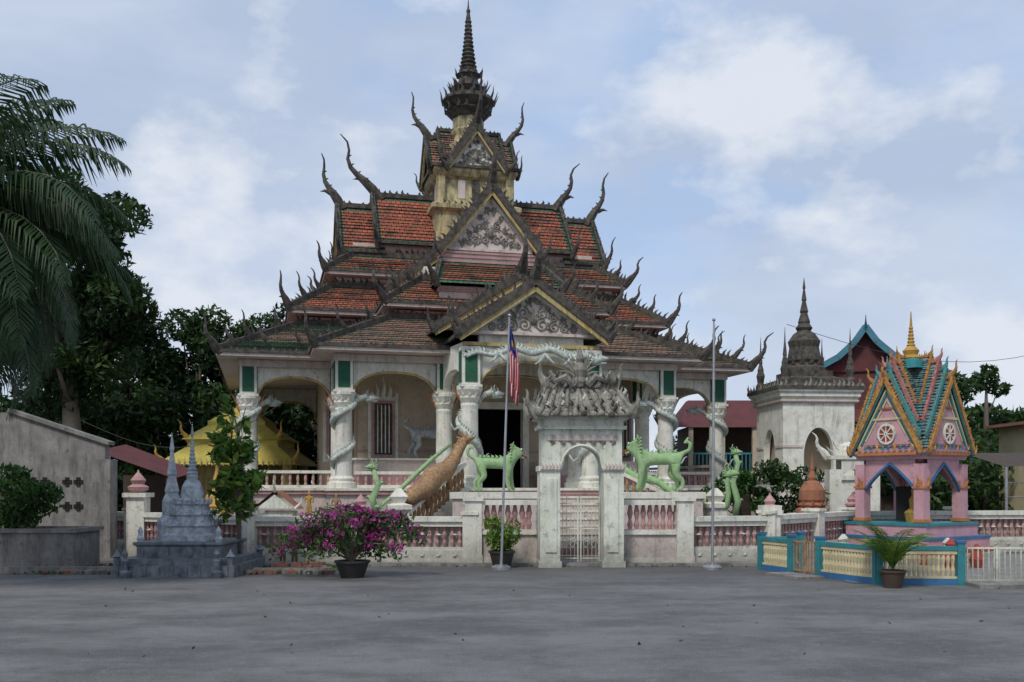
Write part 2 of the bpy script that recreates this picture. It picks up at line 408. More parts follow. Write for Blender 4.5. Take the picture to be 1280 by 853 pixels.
def gable(ang,r0,r1,hw,ze,zr,ti=0,chofa=1.7,teeth=.2,ped=0,rel=True,bm=2,O=(0,0),roof=roof,dk=dk,tr=tr,relief=relief,sm=1.0,lowch=True):
    a=math.radians(ang); d=V((math.cos(a),math.sin(a),0)); s=V((-math.sin(a),math.cos(a),0)); Z=V((0,0,1)); O=V((*O,0))
    for sg in (-1,1):
        pe=[O+d*r0+s*sg*hw+Z*ze,O+d*r1+s*sg*hw+Z*ze,O+d*r1+Z*zr,O+d*r0+Z*zr]
        roof.panel(*pe,ti,1,.17*sm,.2*sm)
        roof.m=1; off=V((0,0,-.07*sm)); roof.add([p+off for p in pe],[(0,1,2,3)],[[(0,0)]*4]); roof.m=0
        e=pe[1]; ap=pe[2]; ext=(e-ap).normalized()
        dk.beam(e+ext*.15*sm+Z*.05*sm,ap+Z*.08*sm,.14*sm,.22*sm)
        tr.m=bm; tr.beam(e+ext*.05-Z*.13*sm-d*.03,ap-Z*.15*sm-d*.03,.09*sm,.15*sm)
        nrm=(s*sg*(zr-ze)+Z*hw).normalized()
        dk.teeth(e+Z*.12*sm+nrm*.03*sm,ap+Z*.12*sm,teeth,max(.075,.16*sm),up=nrm,lean=.35)
        dk.beam(pe[0]+Z*.02,pe[1]+Z*.02,.09*sm,.1*sm)
        if lowch: dk.chofa(e+ext*.1*sm,s*sg*.7+d*.35,chofa*.5,.07*sm)
    dk.beam(O+d*r0+Z*(zr+.07*sm),O+d*(r1+.02)+Z*(zr+.07*sm),.18*sm,.16*sm)
    dk.teeth(O+d*r0+Z*(zr+.13*sm),O+d*r1+Z*(zr+.13*sm),teeth*.7,.2*sm)
    if chofa: dk.chofa(O+d*(r1-.05)+Z*(zr+.1*sm),d,chofa,.11*sm)
    k=.9; rp=r1-.28*sm; hh=(zr-ze)*k
    P=[O+d*rp-s*hw*k+Z*ze,O+d*rp+s*hw*k+Z*ze,O+d*rp+Z*(ze+hh)]
    tr.m=ped; tr.add(P+[p-d*.15 for p in P],[(0,1,2),(5,4,3),(0,3,4,1)])
    tr.m=3 if ped!=3 else 0
    for q in (0,1): tr.beam(P[q]+d*.03+(P[2]-P[q])*.06,P[2]+d*.03-Z*.1*sm,.06*sm,.10*sm)
    if rel:
        relief.m=0; scrolls(relief,O+d*(rp+.02)+Z*(ze+.12*sm),s,hw*.95*.85,hh*.9,.026*sm)
        tr.m=3; tr.beam(O+d*(rp+.05)-s*hw*.85+Z*(ze+.05),O+d*(rp+.05)+s*hw*.85+Z*(ze+.05),.1,.08*sm)
L1o,L1i=cross(8.6,5.4,7.4,5.9),cross(6.0,2.8,4.8,3.3)
skirt(L1o,5.55,L1i,6.85,2,1.1,.26)
trim(0).ring(cross(5.95,2.75,4.75,3.25),6.7,7.0); trim(1).ring(cross(6.0,2.8,4.8,3.3),6.93,7.08); 
L2o,L2i=cross(6.5,3.3,5.2,3.7),cross(5.0,1.9,3.7,2.3)
skirt(L2o,7.25,L2i,8.3,0,1.1,.28)
trim(0).ring(cross(4.9,1.8,3.6,2.2),8.2,8.75); trim(1).ring(cross(4.96,1.86,3.66,2.26),8.42,8.52)
L3o=[(-5.3,-2.35),(5.3,-2.35),(5.3,2.35),(-5.3,2.35)]; L3i=[(-4.3,-1.4),(4.3,-1.4),(4.3,1.4),(-4.3,1.4)]
CONV_=CONV; CONV=(0,1,2,3)
skirt(L3o,8.75,L3i,9.5,0,.9,.24)
CONV=CONV_
trim(3).ring([(-4.3,-1.35),(4.3,-1.35),(4.3,1.35),(-4.3,1.35)],9.4,9.95)
trim(1).ring([(-4.33,-1.38),(4.33,-1.38),(4.33,1.38),(-4.33,1.38)],9.62,9.75)
for ang in (0,180):
    gable(ang,.8,3.5,1.6,9.95,11.95,0,2.0,.24)
    gable(ang,3.2,4.75,1.5,9.62,11.5,0,2.0,.24)
for ang in (-90,90):
    gable(ang,.8,3.95,1.68,9.3,11.4,0,1.5,.26,ped=3,bm=2)
    gable(ang,.8,3.3,3.3,8.05,10.5,0,0,.28,ped=0,rel=False)
    y=-1 if ang<0 else 1
    tr.m=0; tr.bz(-1.62,1.62,y*.5,y*3.72,7.2,9.26)
    tr.m=1
    for z in (8.95,9.1,9.24): tr.bz(-1.72,1.72,y*.5,y*3.8,z-.04,z+.03)
    tr.m=3; tr.bz(-1.9,1.9,y*.5,y*4.85,7.3,7.9); tr.m=1; tr.bz(-1.94,1.94,y*.5,y*4.9,7.72,7.8)
    P=[(-2.1*-y*1,y*5.2,7.93),(2.1*-y,y*5.2,7.93),(1.68*-y,y*3.75,8.9),(-1.68*-y,y*3.75,8.9)]
    roof.panel(*P)
    for sg in (-1,1):
        roof.panel((sg*2.1,y*5.2,7.93),(sg*2.1,y*3.3,7.93),(sg*1.66,y*3.3,8.9),(sg*1.68,y*3.75,8.9))
        dk.beam((sg*2.1,y*5.2,8.0),(sg*1.68,y*3.75,8.98),.15,.15); dk.teeth((sg*2.1,y*5.2,8.05),(sg*1.68,y*3.75,9.0),.24,.18)
        dk.chofa((sg*2.1,y*5.2,7.95),(sg,y,0),1.0,.08)
gable(-90,4.6,9.3,2.08,5.75,7.18,2,1.2,.26,ped=3,bm=2)
gable(-90,4.6,7.8,2.5,6.1,7.65,0,1.2,.28,rel=False,bm=2)
roof.done(); 
tw=G('tower_body',T,('towery','palepink','dark'))
tw.lathe([(1.45,9.5),(1.45,11.2),(1.6,11.3),(1.6,11.45),(1.3,11.6),(1.22,12.4),(1.4,12.5),(1.5,12.65),(1.5,12.8)],n=4)
for sx in (-1,1):
    for sy in (-1,1):
        tw.box((sx*1.24,sy*1.24,12.0),(.28,.28,1.0)); 
for k in range(4):
    a=k*math.pi/2; d=V((math.cos(a),math.sin(a),0)); 
    for off in (-.5,0,.5):
        p=d*1.27+V((-d.y,d.x,0))*off; tw.m=2 if off==0 else 1; tw.box((p.x,p.y,12.05),(.26 if abs(d.x)<.5 else .08,.08 if abs(d.x)<.5 else .26,.65)); tw.m=0
tw.lathe([(.95,12.8),(.95,13.9),(.72,14.05),(.62,14.3),(.68,14.5),(.58,14.6),(.58,15.0),(.66,15.1)],n=8)
tw.done()
roof2=G('tower_roof_tiles',T,('tiled','tileg','tiled'))
for a in (0,90,180,270):
    gable(a,0,1.6,1.05,12.75,14.2,0,1.7,.22,roof=roof2,rel=(a==270),sm=.8,bm=2)
    gable(a,0,1.15,.78,13.3,14.5,0,0,.18,roof=roof2,rel=False,sm=.7,lowch=True)
    dk.chofa((1.15*math.cos(math.radians(a+45)),1.15*math.sin(math.radians(a+45)),12.8),(math.cos(math.radians(a+45)),math.sin(math.radians(a+45)),0),1.1,.08)
    d_=V((math.cos(math.radians(a)),math.sin(math.radians(a)),0)); t_=V((-d_.y,d_.x,0))
    dk.teeth(d_*1.55-t_*1.5+V((0,0,11.4)),d_*1.55+t_*1.5+V((0,0,11.4)),.2,.2,lean=0); dk.beam(d_*1.54-t_*1.54+V((0,0,12.8)),d_*1.54+t_*1.54+V((0,0,12.8)),.1,.1)
roof2.done()
prof=[(.6,15.0),(.7,15.1),(.85,15.25),(.7,15.33),(.98,15.6),(.9,15.75),(.55,15.85),(.5,15.95),(.66,16.1),(.42,16.2),(.34,16.5),(.46,16.62),(.33,16.75)]
z=16.75;r=.30
while z<18.6:
    prof+=[(r,z),(r*1.15,z+.05),(r*.75,z+.13)]; z+=.15; r*=.92
prof+=[(r*.9,z),(.06,18.9),(.08,19.0),(.035,19.1),(.01,19.45)]
dk.lathe(prof,n=16)
for rr,zz,n,h in ((.96,15.6,16,.42),(.84,15.25,14,.26),(.66,16.08,12,.36),(.44,16.6,10,.26),(.55,15.85,8,.5)):
    for k in range(n):
        a=2*math.pi*k/n+R.uniform(-.08,.08); dk.spike((math.cos(a)*rr,math.sin(a)*rr,zz),(math.cos(a)*R.uniform(.2,.6),math.sin(a)*.35,1),h*R.uniform(.8,1.2),.17,(-math.sin(a),math.cos(a),0))
pl=G('plinth',T,('palepink','pink','white','darkgrey'))
P1=cross(8.1,4.9,6.9,5.4)
pl.prism(P1,0,1.5)
pl.m=1; pl.prism(cross(8.18,4.98,6.98,5.48),1.36,1.46); pl.m=2; pl.prism(cross(8.22,5.02,7.02,5.52),1.47,1.54); pl.m=2; pl.prism(cross(8.25,5.05,7.05,5.55),0,.3)
pl.m=0; pl.bz(-2.3,2.3,-9.25,-6.9,0,1.5); pl.m=1; pl.bz(-2.34,2.34,-9.3,-6.99,1.38,1.47); pl.m=2;pl.bz(-2.38,2.38,-9.34,-6.99,1.48,1.55)
pl.m=1; pl.bz(-4.6,-1.3,-5.3,-4.25,1.54,1.95); pl.m=0; pl.bz(-4.55,-1.35,-5.2,-4.25,1.95,2.4); pl.m=2; pl.bz(-4.62,-1.3,-5.28,-4.25,2.4,2.46)
pl.m=1; pl.bz(4.6,1.3,-5.3,-4.25,1.54,1.95); pl.m=0; pl.bz(4.55,1.35,-5.2,-4.25,1.95,2.4)
pl.done()
hall=G('hall_walls',T,('cream','white','dark','pink','black'))
H=cross(5.3,2.7,4.2,4.4)
hall.ring(H,1.5,5.42,skip=(0,))
hall.bz(-4.4,-.95,-4.2,-4.0,1.5,5.42); hall.bz(.95,4.4,-4.2,-4.0,1.5,5.42); hall.bz(-.95,.95,-4.2,-4.0,4.1,5.42)
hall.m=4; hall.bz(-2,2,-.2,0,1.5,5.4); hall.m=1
hall.bz(-1.15,-.95,-4.3,-3.95,1.5,4.2); hall.bz(.95,1.15,-4.3,-3.95,1.5,4.2); hall.bz(-1.15,1.15,-4.3,-3.95,4.1,4.32)
def win(x,y,nx=0):
    for (w,h,dp,mi) in ((.95,2.0,.06,1),(.75,1.8,.10,3),(.55,1.6,.13,2)):
        hall.m=mi; 
        if nx: hall.box((x,y,3.4),(dp*2,w,h))
        else: hall.box((x,y,3.4),(w,dp*2,h))
    hall.m=1
    if not nx:
        for k in range(5): hall.spike((x-.4+.2*k,y-.05,4.4),(0,0,1),.2+.25*(2-abs(k-2)),.16,(1,0,0))
        for k in range(4): hall.box((x-.18+.12*k,y-.15,3.4),(.03,.04,1.5))
for x in (-3.6,3.6): win(x,-4.2)
for x in (-4.9,4.9): win(x,-2.7)
hall.m=3
for z in (1.9,2.7): 
    for x0,x1 in ((-4.4,-1.2),(1.2,4.4)): hall.bz(x0,x1,-4.24,-4.2,z,z+.05)
hall.m=0
hall.done()
def colpos():
    c=[]
    for sx in (-1,1):
        for sy in (-1,1):
            c+= [(sx*5,sy*6.5),(sx*7.7,sy*4.5),(sx*2.05,sy*6.5)]
        c+=[(sx*7.7,0),(sx*5,-4.5)]
    c+=[(-1.75,-8.8),(1.75,-8.8)]
    return c
cl=G('columns',T,('white','green','yellow','orange'),False)
for (x,y) in colpos():
    cl.m=0
    cl.lathe([(.36,0),(.36,.18),(.3,.22),(.32,.3),(.25,.38),(.235,2.2),(.25,2.3),(.23,2.36),(.3,2.5),(.27,2.55),(.36,2.72),(.36,2.8)],(x,y),18,z=1.52)
    cl.bz(x-.25,x+.25,y-.25,y+.25,4.3,5.42)
    cl.m=1
    cl.box((x,y,4.88),(.34,.54,.86)); cl.box((x,y,4.88),(.54,.34,.86)); cl.m=0
    cl.bz(x-.3,x+.3,y-.3,y+.3,4.31,4.38)
    cl.m=3
    for sx in (-1,1): cl.spike((x+sx*.26,y,4.0),(sx*.6,0,1),.5,.2,(0,1,0))
    cl.m=0
    for k in range(10):
        a=k*math.pi/5; cl.spike((x+math.cos(a)*.25,y+math.sin(a)*.25,4.0),(math.cos(a)*.45,math.sin(a)*.45,1),.26,.15,(-math.sin(a),math.cos(a),0))
cl.m=0
def arch(g,p0,p1,zs=4.15,za=4.92,zt=5.42,th=.22,N=18,gap=.25,e=2.4,band=None):
    p0=V((*p0,0));p1=V((*p1,0));L=(p1-p0).length;d=(p1-p0)/L;nr=V((-d.y,d.x,0)); p0=p0+d*gap;p1=p1-d*gap;L-=2*gap
    bot=[]
    for k in range(N+1):
        x=-math.cos(math.pi*k/N); bot.append((p0+d*L*(x+1)/2, zs+(za-zs)*max(0,1-abs(x)**e)**(1/e)))
    vs=[];fs=[]
    for p,z in bot:
        for q,zz in ((-.5,z),(.5,z),(-.5,zt),(.5,zt)): vs.append(p+nr*th*q+V((0,0,zz)))
    for k in range(N):
        a=4*k;b_=a+4
        fs+= [(a,b_,b_+2,a+2),(a+1,a+3,b_+3,b_+1),(a,a+1,b_+1,b_)]
    g.add(vs,fs)
    if band is not None:
        g.m=band; g.tube([p-nr*th*.5+V((0,0,z)) for p,z in bot],.035,5); g.m=0
for sy in (-1,1):
    arch(cl,(-5,sy*6.5),(-2.05,sy*6.5),band=2); arch(cl,(2.05,sy*6.5),(5,sy*6.5),band=2); arch(cl,(-2.05,sy*6.5),(2.05,sy*6.5),band=2)
    for sx in (-1,1):
        arch(cl,(sx*7.7,sy*4.5),(sx*5,sy*4.5),band=2); arch(cl,(sx*5,sy*4.5),(sx*5,sy*6.5)); arch(cl,(sx*7.7,sy*4.5),(sx*7.7,0))
arch(cl,(-1.75,-8.8),(1.75,-8.8),zs=4.2,za=5.05,zt=5.75,band=2)
arch(cl,(-1.75,-8.8),(-2.05,-6.5),zt=5.6); arch(cl,(1.75,-8.8),(2.05,-6.5),zt=5.6)
cl.m=2; cl.bz(-1.95,1.95,-9.0,-8.93,5.45,5.55); cl.m=0
cl.done()
fr=G('frieze',T,('palepink','white','yellow'))
fr.ring(cross(7.98,4.78,6.78,5.28),5.2,5.4); 
fr.done()
bl=G('verandah_balustrade',T,('white','pink','brown'))
def balus(g,p0,p1,h=.75,sp=.22,mi=1,r=1.0,rail=.09):
    p0=V(p0);p1=V(p1);L=(V((p1.x,p1.y,0))-V((p0.x,p0.y,0))).length;n=max(1,int(L/sp));Z=V((0,0,1))
    g.m=0; g.beam(p0+Z*h,p1+Z*h,rail*1.6,rail); g.beam(p0+Z*.05,p1+Z*.05,rail*1.5,rail)
    g.m=mi
    hh=h-.12
    for k in range(n):
        p=p0.lerp(p1,(k+.5)/n); g.lathe([(.03*r,.06),(.055*r,hh*.3),(.03*r,hh*.5),(.05*r,hh*.75),(.03*r,hh+.04)],(p.x,p.y),7,z=p.z)
    g.m=0
for sx in (-1,1):
    balus(bl,(sx*7.5,-4.5,1.54),(sx*5.2,-4.5,1.54),.5); balus(bl,(sx*4.7,-6.5,1.54),(sx*2.4,-6.5,1.54),.45)
    balus(bl,(sx*7.7,-4.3,1.54),(sx*7.7,4.3,1.54))
st=G('stairs',T,('palepink','pink','white'))
N=8
for k in range(N):
    z1=1.5-k*1.5/N; y0=-9.25-.27*k; y1=y0-.27; w0=1.8+1.6*(k+1)/N
    st.m=0; st.prism([(-w0,y1),(w0,y1),(w0,y0),(-w0,y0)],0,z1-1.5/N*.98)
    st.m=2; st.bz(-w0,w0,y1-.03,y1+.1,z1-1.5/N-.04,z1-1.5/N+.012)
st.done()
for sx in (-1,1):
    p0=V((sx*2.0,-9.3,1.5));p1=V((sx*4.1,-11.9,.1))
    bl.m=0; 
    n_=V((p1.y-p0.y,-(p1.x-p0.x),0)).normalized()*.14
    vs=[p0-n_,p0+n_,p1+n_,p1-n_]; vs2=[V((v.x,v.y,0)) for v in vs]; bl.add([*vs,*vs2],[(0,1,2,3),(0,3,7,4),(1,5,6,2),(3,2,6,7),(0,4,5,1)])
    balus(bl,p0,p1,.7,.2,2,1.2)
    bl.lathe([(.22,0),(.22,1.0),(.28,1.05),(.28,1.15),(.12,1.2),(.2,1.35),(.05,1.55)],(p1.x,p1.y),4)
bl.done()
def naga(g,pts,r,head,hs=.22,crest=.12,n=8):
    g.tube(pts,r,n)
    hp=V(pts[-1]); hd=V(head).normalized(); Z=V((0,0,1)); sd=hd.cross(Z).normalized()
    g.tube([hp-hd*hs*.6,hp,hp+hd*hs*.7+Z*hs*.12,hp+hd*hs*1.5+Z*hs*.05],[hs*.5,hs*.62,hs*.42,hs*.12],8)
    g.tube([hp-Z*hs*.25,hp+hd*hs*.7-Z*hs*.42,hp+hd*hs*1.3-Z*hs*.45],[hs*.3,hs*.2,hs*.08],6)
    for sg in (-1,1):
        g.blob(hp+hd*hs*.35+sd*sg*hs*.35+Z*hs*.4,hs*.15,6,5)
        g.tube([hp+sd*sg*hs*.3+Z*hs*.4,hp-hd*hs*.5+sd*sg*hs*.6+Z*hs*1.0,hp-hd*hs*.3+sd*sg*hs*.6+Z*hs*1.5],[hs*.14,hs*.09,.01],5)
        for k in range(3): g.spike(hp-hd*hs*.2+sd*sg*hs*.45+Z*(k*.2-.2)*hs,-hd+sd*sg*.8+Z*(k-.6)*.5,hs*.8,hs*.35,Z)
    for k in range(4): g.spike(hp+hd*hs*(.5-.35*k)+Z*hs*.45,Z-hd*(.3+.3*k),hs*.8,hs*.3,hd)
    m_=len(pts)
    for i in range(0,m_-1):
        a=V(pts[i]);b_=V(pts[i+1]);t=(b_-a).normalized(); up=Z-t*Z.dot(t)
        if up.length<.2: up=hd*-1
        rr=r[i] if hasattr(r,'__len__') else r
        g.spike(a+up.normalized()*rr*.8,up.normalized()-t*.4,crest,crest,t)
dr=G('column_dragons',T,('dragon','dragong','brown'),True)
def coldragon(x,y,ph,turns=2.2,hd=1):
    pts=[];rad=[];Nn=44
    for k in range(Nn):
        t=k/(Nn-1); a=ph+turns*2*math.pi*t*hd; q=.30+.03*math.sin(9*t)
        pts.append((x+math.cos(a)*q,y+math.sin(a)*q,1.7+2.35*t)); rad.append(.03+.06*min(1,t*3))
    a=ph+turns*2*math.pi*hd; d=V((math.cos(a),math.sin(a),.1))
    e=V(pts[-1]); 
    for q,zz in ((.12,.08),(.3,.12),(.45,.05)): pts.append(e+d*q+V((0,0,zz))); rad.append(.09)
    naga(dr,pts,rad,d,.18,.12)
    for t in (.3,.65):
        i=int(t*Nn); p=V(pts[i]); o=(p-V((x,y,p.z))).normalized(); 
        dr.tube([p,p+o*.2+V((0,0,-.1)),p+o*.3+V((0,0,.08))],[.05,.04,.02],5)
        for k in (-1,0,1): dr.spike(p+o*.3+V((0,0,.08)),o+V((0,k*.5,.3)),.1,.04)
coldragon(-5,-6.5,0,2.0); coldragon(5,-6.5,math.pi,2.0,-1)
coldragon(-7.7,-4.5,.3,2); coldragon(7.7,-4.5,2.8,2,-1)
coldragon(-1.75,-8.8,3.3,1.5,-1); coldragon(1.75,-8.8,.2,1.5)
pts=[];rad=[]
for k in range(40):
    t=k/39; pts.append((-1.9+3.7*t,-9.12,5.12+.22*math.sin(t*math.pi)+.07*math.sin(t*22))); rad.append(.045+.05*math.sin(min(1,t*1.3)*math.pi/2))
naga(dr,pts,rad,(.8,-.5,.1),.24,.14)
for x in (-1,0.3,1.1):
    for sg in (-1,1): dr.tube([(x,-9.15,5.25),(x+.15*sg,-9.25,5.05),(x+.3*sg,-9.25,4.95)],[.06,.045,.02],5)
for sx in (-1,1):
    dd=V((sx*.55,-.7,0))
    if sx<0:
        # scaly brown creature lying on the left rail, head raised at the top
        dr.m=2; pts=[];rad=[]
        for k in range(22):
            t=k/21; p=V((-3.85,-11.6,1.22)).lerp(V((-2.35,-9.8,2.28)),t); p.z+=.05*math.sin(t*14)
            pts.append(p); rad.append(.08+.20*math.sin(math.pi*min(1,t*.75+.12)))
        pts+= [V((-2.22,-9.75,2.6)),V((-2.1,-9.75,2.8))]; rad+=[.15,.13]
        naga(dr,pts,rad,(.9,-.5,.25),.21,.10)
        for t_,o in ((5,-1),(15,-1),(5,1),(15,1)):
            p=pts[t_]; sdv=V((-.78,-.62,0))*o*-1; dr.tube([p+sdv*.1,p+sdv*.25+V((0,0,-.12)),p+sdv*.25+V((.05,.05,-.42))],[.12,.085,.055],6)
        dr.m=1; b0=V((-4.6,-11.6,.9)); naga(dr,[b0,b0+V((-.1,0,.4)),b0+V((.05,0,.75)),b0+V((-.1,0,1.15))],[.07,.09,.07,.06],(-.8,-.5,0),.14,.12)
        naga(dr,[V((-2.3,-9.0,2.75)),V((-3.0,-10.0,2.3)),V((-3.7,-10.9,1.75)),V((-4.2,-11.5,1.35)),V((-4.6,-12.0,1.1))],[.04,.055,.06,.055,.045],dd,.11,.08)
    else:
        dr.m=1; fat=.11; pts=[];rad=[]
        for k in range(22):
            t=k/21; p=V((sx*2.0,-9.2,2.33)).lerp(V((sx*4.1,-11.9,.98)),t); p.z+=.07*math.sin(t*16)
            pts.append(p); rad.append(fat*(.45+.55*math.sin(math.pi*min(1,t*1.1+.12))))
        e=pts[-1]
        for q,zz in ((.2,.02),(.38,.15),(.42,.45),(.38,.75),(.45,.95)): pts.append(e+dd*q+V((0,0,zz))); rad.append(fat*.62)
        naga(dr,pts,rad,dd,.18,.12)
        naga(dr,[V((4.9,-11.4,.8)),V((5.0,-11.4,1.2)),V((4.85,-11.4,1.7)),V((5.0,-11.4,2.2)),V((4.9,-11.4,2.5))],[.08,.09,.08,.07,.06],(.8,-.4,0),.14,.12)
dr.done()
for x in (-2.0,2.0):
    dk.chofa((x,-9.2,5.8),(x,-.3,0),1.0,.08)
for x in np.linspace(3.2,8.2,6):
    dk.chofa((float(x),-5.0-(.8 if x<5.5 else 0),6.0),(.8,-.2,0),.8,.06)
    dk.chofa((-float(x),-5.0-(.8 if x<5.5 else 0),6.0),(-.8,-.2,0),.45,.05)
dk.done(); tr.done(); relief.done()
def lionJ():
    J={'chest':((.42,0,.92),.24),'mid':((0,0,.9),.19),'hip':((-.42,0,.95),.21),
       'neck':((.60,0,1.13),.17),'head':((.74,0,1.30),.15),'muz':((.95,0,1.25),.085),'crown':((.66,0,1.44),.06),'horn':((.56,0,1.54),.025),
       't1':((-.62,0,1.08),.07),'t2':((-.82,0,1.16),.055),'t3':((-.86,0,1.34),.06),'t4':((-.72,0,1.44),.03)}
    E=[('mid','chest'),('mid','hip'),('chest','neck'),('neck','head'),('head','muz'),('head','crown'),('crown','horn'),('hip','t1'),('t1','t2'),('t2','t3'),('t3','t4')]
    for i,sy in enumerate((-.16,.16)):
        s='LR'[i]; st=.10 if i else -.03
        J['sh'+s]=((.46+st*.3,sy,.72),.13);J['el'+s]=((.42+st,sy,.42),.085);J['wr'+s]=((.48+st,sy,.14),.065);J['pw'+s]=((.56+st,sy,.06),.065)
        J['th'+s]=((-.42-st*.3,sy,.72),.15);J['kn'+s]=((-.32-st,sy,.5),.11);J['hk'+s]=((-.54-st,sy,.3),.065);J['an'+s]=((-.5-st,sy,.1),.06);J['ft'+s]=((-.4-st,sy,.06),.065)
        E+=[('chest','sh'+s),('sh'+s,'el'+s),('el'+s,'wr'+s),('wr'+s,'pw'+s),('hip','th'+s),('th'+s,'kn'+s),('kn'+s,'hk'+s),('hk'+s,'an'+s),('an'+s,'ft'+s)]
        J['ear'+s]=((.62,sy*.9,1.44),.03);E.append(('head','ear'+s))
    order=['mid']+[k for k in J if k!='mid']
    return {k:J[k] for k in order},E
def lion(name,mt,loc,rot,scale,parent=None,crest='dragong'):
    e=empty(name,loc,rot); e.scale=(scale,)*3
    if parent: e.parent=parent
    J,E=lionJ(); skin('body',mt,J,E,(0,0,0),0,e)
    g=G('mane_and_crest',e,(crest,'gatewhite','red','black'),True)
    for k in range(9):
        t=k/8; g.spike((.6-1.05*t,0,1.24-.17*min(1,t*3)+.04*t),(-.4,0,1),.11,.13,(1,0,0))
    for sy in (-1,1):
        for k in range(6): g.spike((.58,sy*.12,1.02+.08*k),(-.6,sy*.7,.2*(k-2)),.17,.12,(0,0,1))
        g.m=1; g.blob((.86,sy*.095,1.35),.04,6,5); g.m=3; g.blob((.895,sy*.105,1.355),.018,6,5); g.m=0
        g.tube([(.7,sy*.06,1.41),(.58,sy*.12,1.52),(.62,sy*.13,1.6)],[.035,.025,.008],5)
    g.m=2; g.tube([(.87,0,1.17),(1.0,0,1.13),(1.04,0,1.06)],[.04,.03,.01],5); g.m=0
    g.tube([(.76,0,1.17),(.87,0,1.10),(.96,0,1.08)],[.07,.05,.03],6)
    for k in range(5): g.spike((-.72-.03*k,0,1.36),(-.6+.3*k,0,1),.18,.12,(1,0,0))
    g.done(); return e
lion('grey_lion_statue','liongrey',(-2.3,-4.8,2.46),8,.85,T,'liongrey')
for nm,x,y,rt,scl in (('green_qilin_statue',-.45,25.0,2,.80),('green_qilin_statue',3.78,25.2,176,.92)):
    e=lion(nm,'dragong',(x,y,1.45),rt,scl)
    g=G('pedestal',e,('palepink','white','pink'));
    i=1/scl
    g.bz(-1.05*i,1.05*i,-.4*i,.4*i,-1.45*i,-.16*i); g.m=1; g.bz(-1.12*i,1.12*i,-.46*i,.46*i,-.16*i,0); g.bz(-1.12*i,1.12*i,-.46*i,.46*i,-1.45*i,-1.2*i)
    g.m=2
    for k in range(5): g.lathe([(.05,0),(.1,.2),(.05,.4),(.09,.6),(.05,.75)],((-.8+.4*k)*i,-.44*i),8,z=-1.1*i)
    g.done()
# ---------------------------------------------------------------- entrance gate
E_=empty('entrance_gate',(1.36,19.7,0),3)
g=G('gate_masonry',E_,('gatewhite','palepink','darkgrey'))
for sx in (-1,1):
    g.bz(sx*.86,sx*.40,-.38,.38,0,.12); g.bz(sx*.83,sx*.43,-.35,.35,.12,2.0); g.bz(sx*.86,sx*.42,-.38,.38,1.9,2.0)
    g.bz(sx*.72,sx*.50,-.375,.375,.3,1.75)
    g.bz(sx*.80,sx*.42,-.32,.32,2.0,2.75)
    g.m=1
    for k in range(6): g.spike((sx*(.45+.07*k),-.4,1.93),(0,-.1,1),.14,.08,(1,0,0))
    g.m=0
arch(g,(-.42,0),(.42,0),zs=1.95,za=2.40,zt=2.75,th=.6,gap=0,e=2.0)
g.bz(-.88,.88,-.40,.40,2.72,2.79); g.bz(-.82,.82,-.36,.36,2.79,2.92); g.bz(-.92,.92,-.46,.46,2.92,2.99)
g.tube([(x*.42,-.34,1.95+.45*math.sqrt(max(0,1-x*x))) for x in np.linspace(-1,1,17)],.03,5)
g.m=1; g.bz(-.7,.7,-.335,-.315,2.5,2.62)
g.m=2
for k in range(7): g.spike((-.6+.2*k,-.33,2.5),(0,-.1,-1),.1,.14,(1,0,0))
g.done()
g=G('gate_roof',E_,('darkgrey','dark','gatewhite'))
for sg in (-1,1):
    pro=[(.60,2.98),(.46,3.08),(.32,3.24),(.16,3.44),(.0,3.52)]
    for k in range(4):
        a,b_=pro[k],pro[k+1]
        vs=[(-.98+.25*k*.3,sg*a[0],a[1]),(.98-.25*k*.3,sg*a[0],a[1]),(.98-.25*(k+1)*.3,sg*b_[0],b_[1]),(-.98+.25*(k+1)*.3,sg*b_[0],b_[1])]
        g.add(vs,[(0,1,2,3)])
    for i in range(11):
        x=-.9+.18*i; j_=R.uniform(-.03,.03)
        g.tube([(x*(1-.08*k)+j_*k,sg*(p[0]+.02),p[1]+.03) for k,p in enumerate(pro)],[.055,.05,.045,.04,.04],6)
        g.m=(0,0,0,1)[R.randrange(4)]
        g.blob((x+R.uniform(-.02,.02),sg*.65,3.0+R.uniform(-.02,.02)),(.07,.05,.06),7,5)
        for q in range(4): 
            g.m=(2,0,1)[R.randrange(3)]; g.spike((x+R.uniform(-.07,.07),sg*(.52-.13*q),3.08+.12*q),(R.uniform(-.5,.5),sg*.4,1),R.uniform(.08,.17),.1,(1,0,0))
        g.m=0
for sx in (-1,1):
    g.add([(sx*.98,-.60,2.98),(sx*.98,.60,2.98),(sx*.68,0,3.52)],[(0,1,2)])
g.beam((-.70,0,3.56),(.70,0,3.56),.16,.16)
for sx in (-1,1):
    for sy in (-1,1):
        g.chofa((sx*.95,sy*.58,3.0),(sx,sy*.5,0),.5,.07)
        g.beam((sx*.98,sy*.60,3.02),(sx*.68,0,3.58),.1,.1)
        g.teeth((sx*.98,sy*.60,3.06),(sx*.68,0,3.6),.17,.12,lean=-.4)
    g.chofa((sx*.66,0,3.6),(sx,0,0),.5,.08)
    g.tube([(sx*.15,-.1,3.6),(sx*.3,-.15,3.78),(sx*.5,-.1,3.7),(sx*.62,-.1,3.9)],[.07,.08,.07,.03],6)
    for k in range(12): g.m=R.randrange(2); g.spike((sx*R.uniform(.12,.7),-.12,R.uniform(3.55,3.75)),(R.uniform(-.6,.6),-.3,1),R.uniform(.12,.24),.1,(1,0,0))
    g.m=0
g.teeth((-.7,0,3.64),(.7,0,3.64),.2,.11,lean=0)
g.lathe([(.12,0),(.16,.1),(.1,.2),(.14,.34),(.1,.45),(.05,.5),(.08,.57),(.06,.65),(.01,.8)],(0,-.02),10,z=3.58)
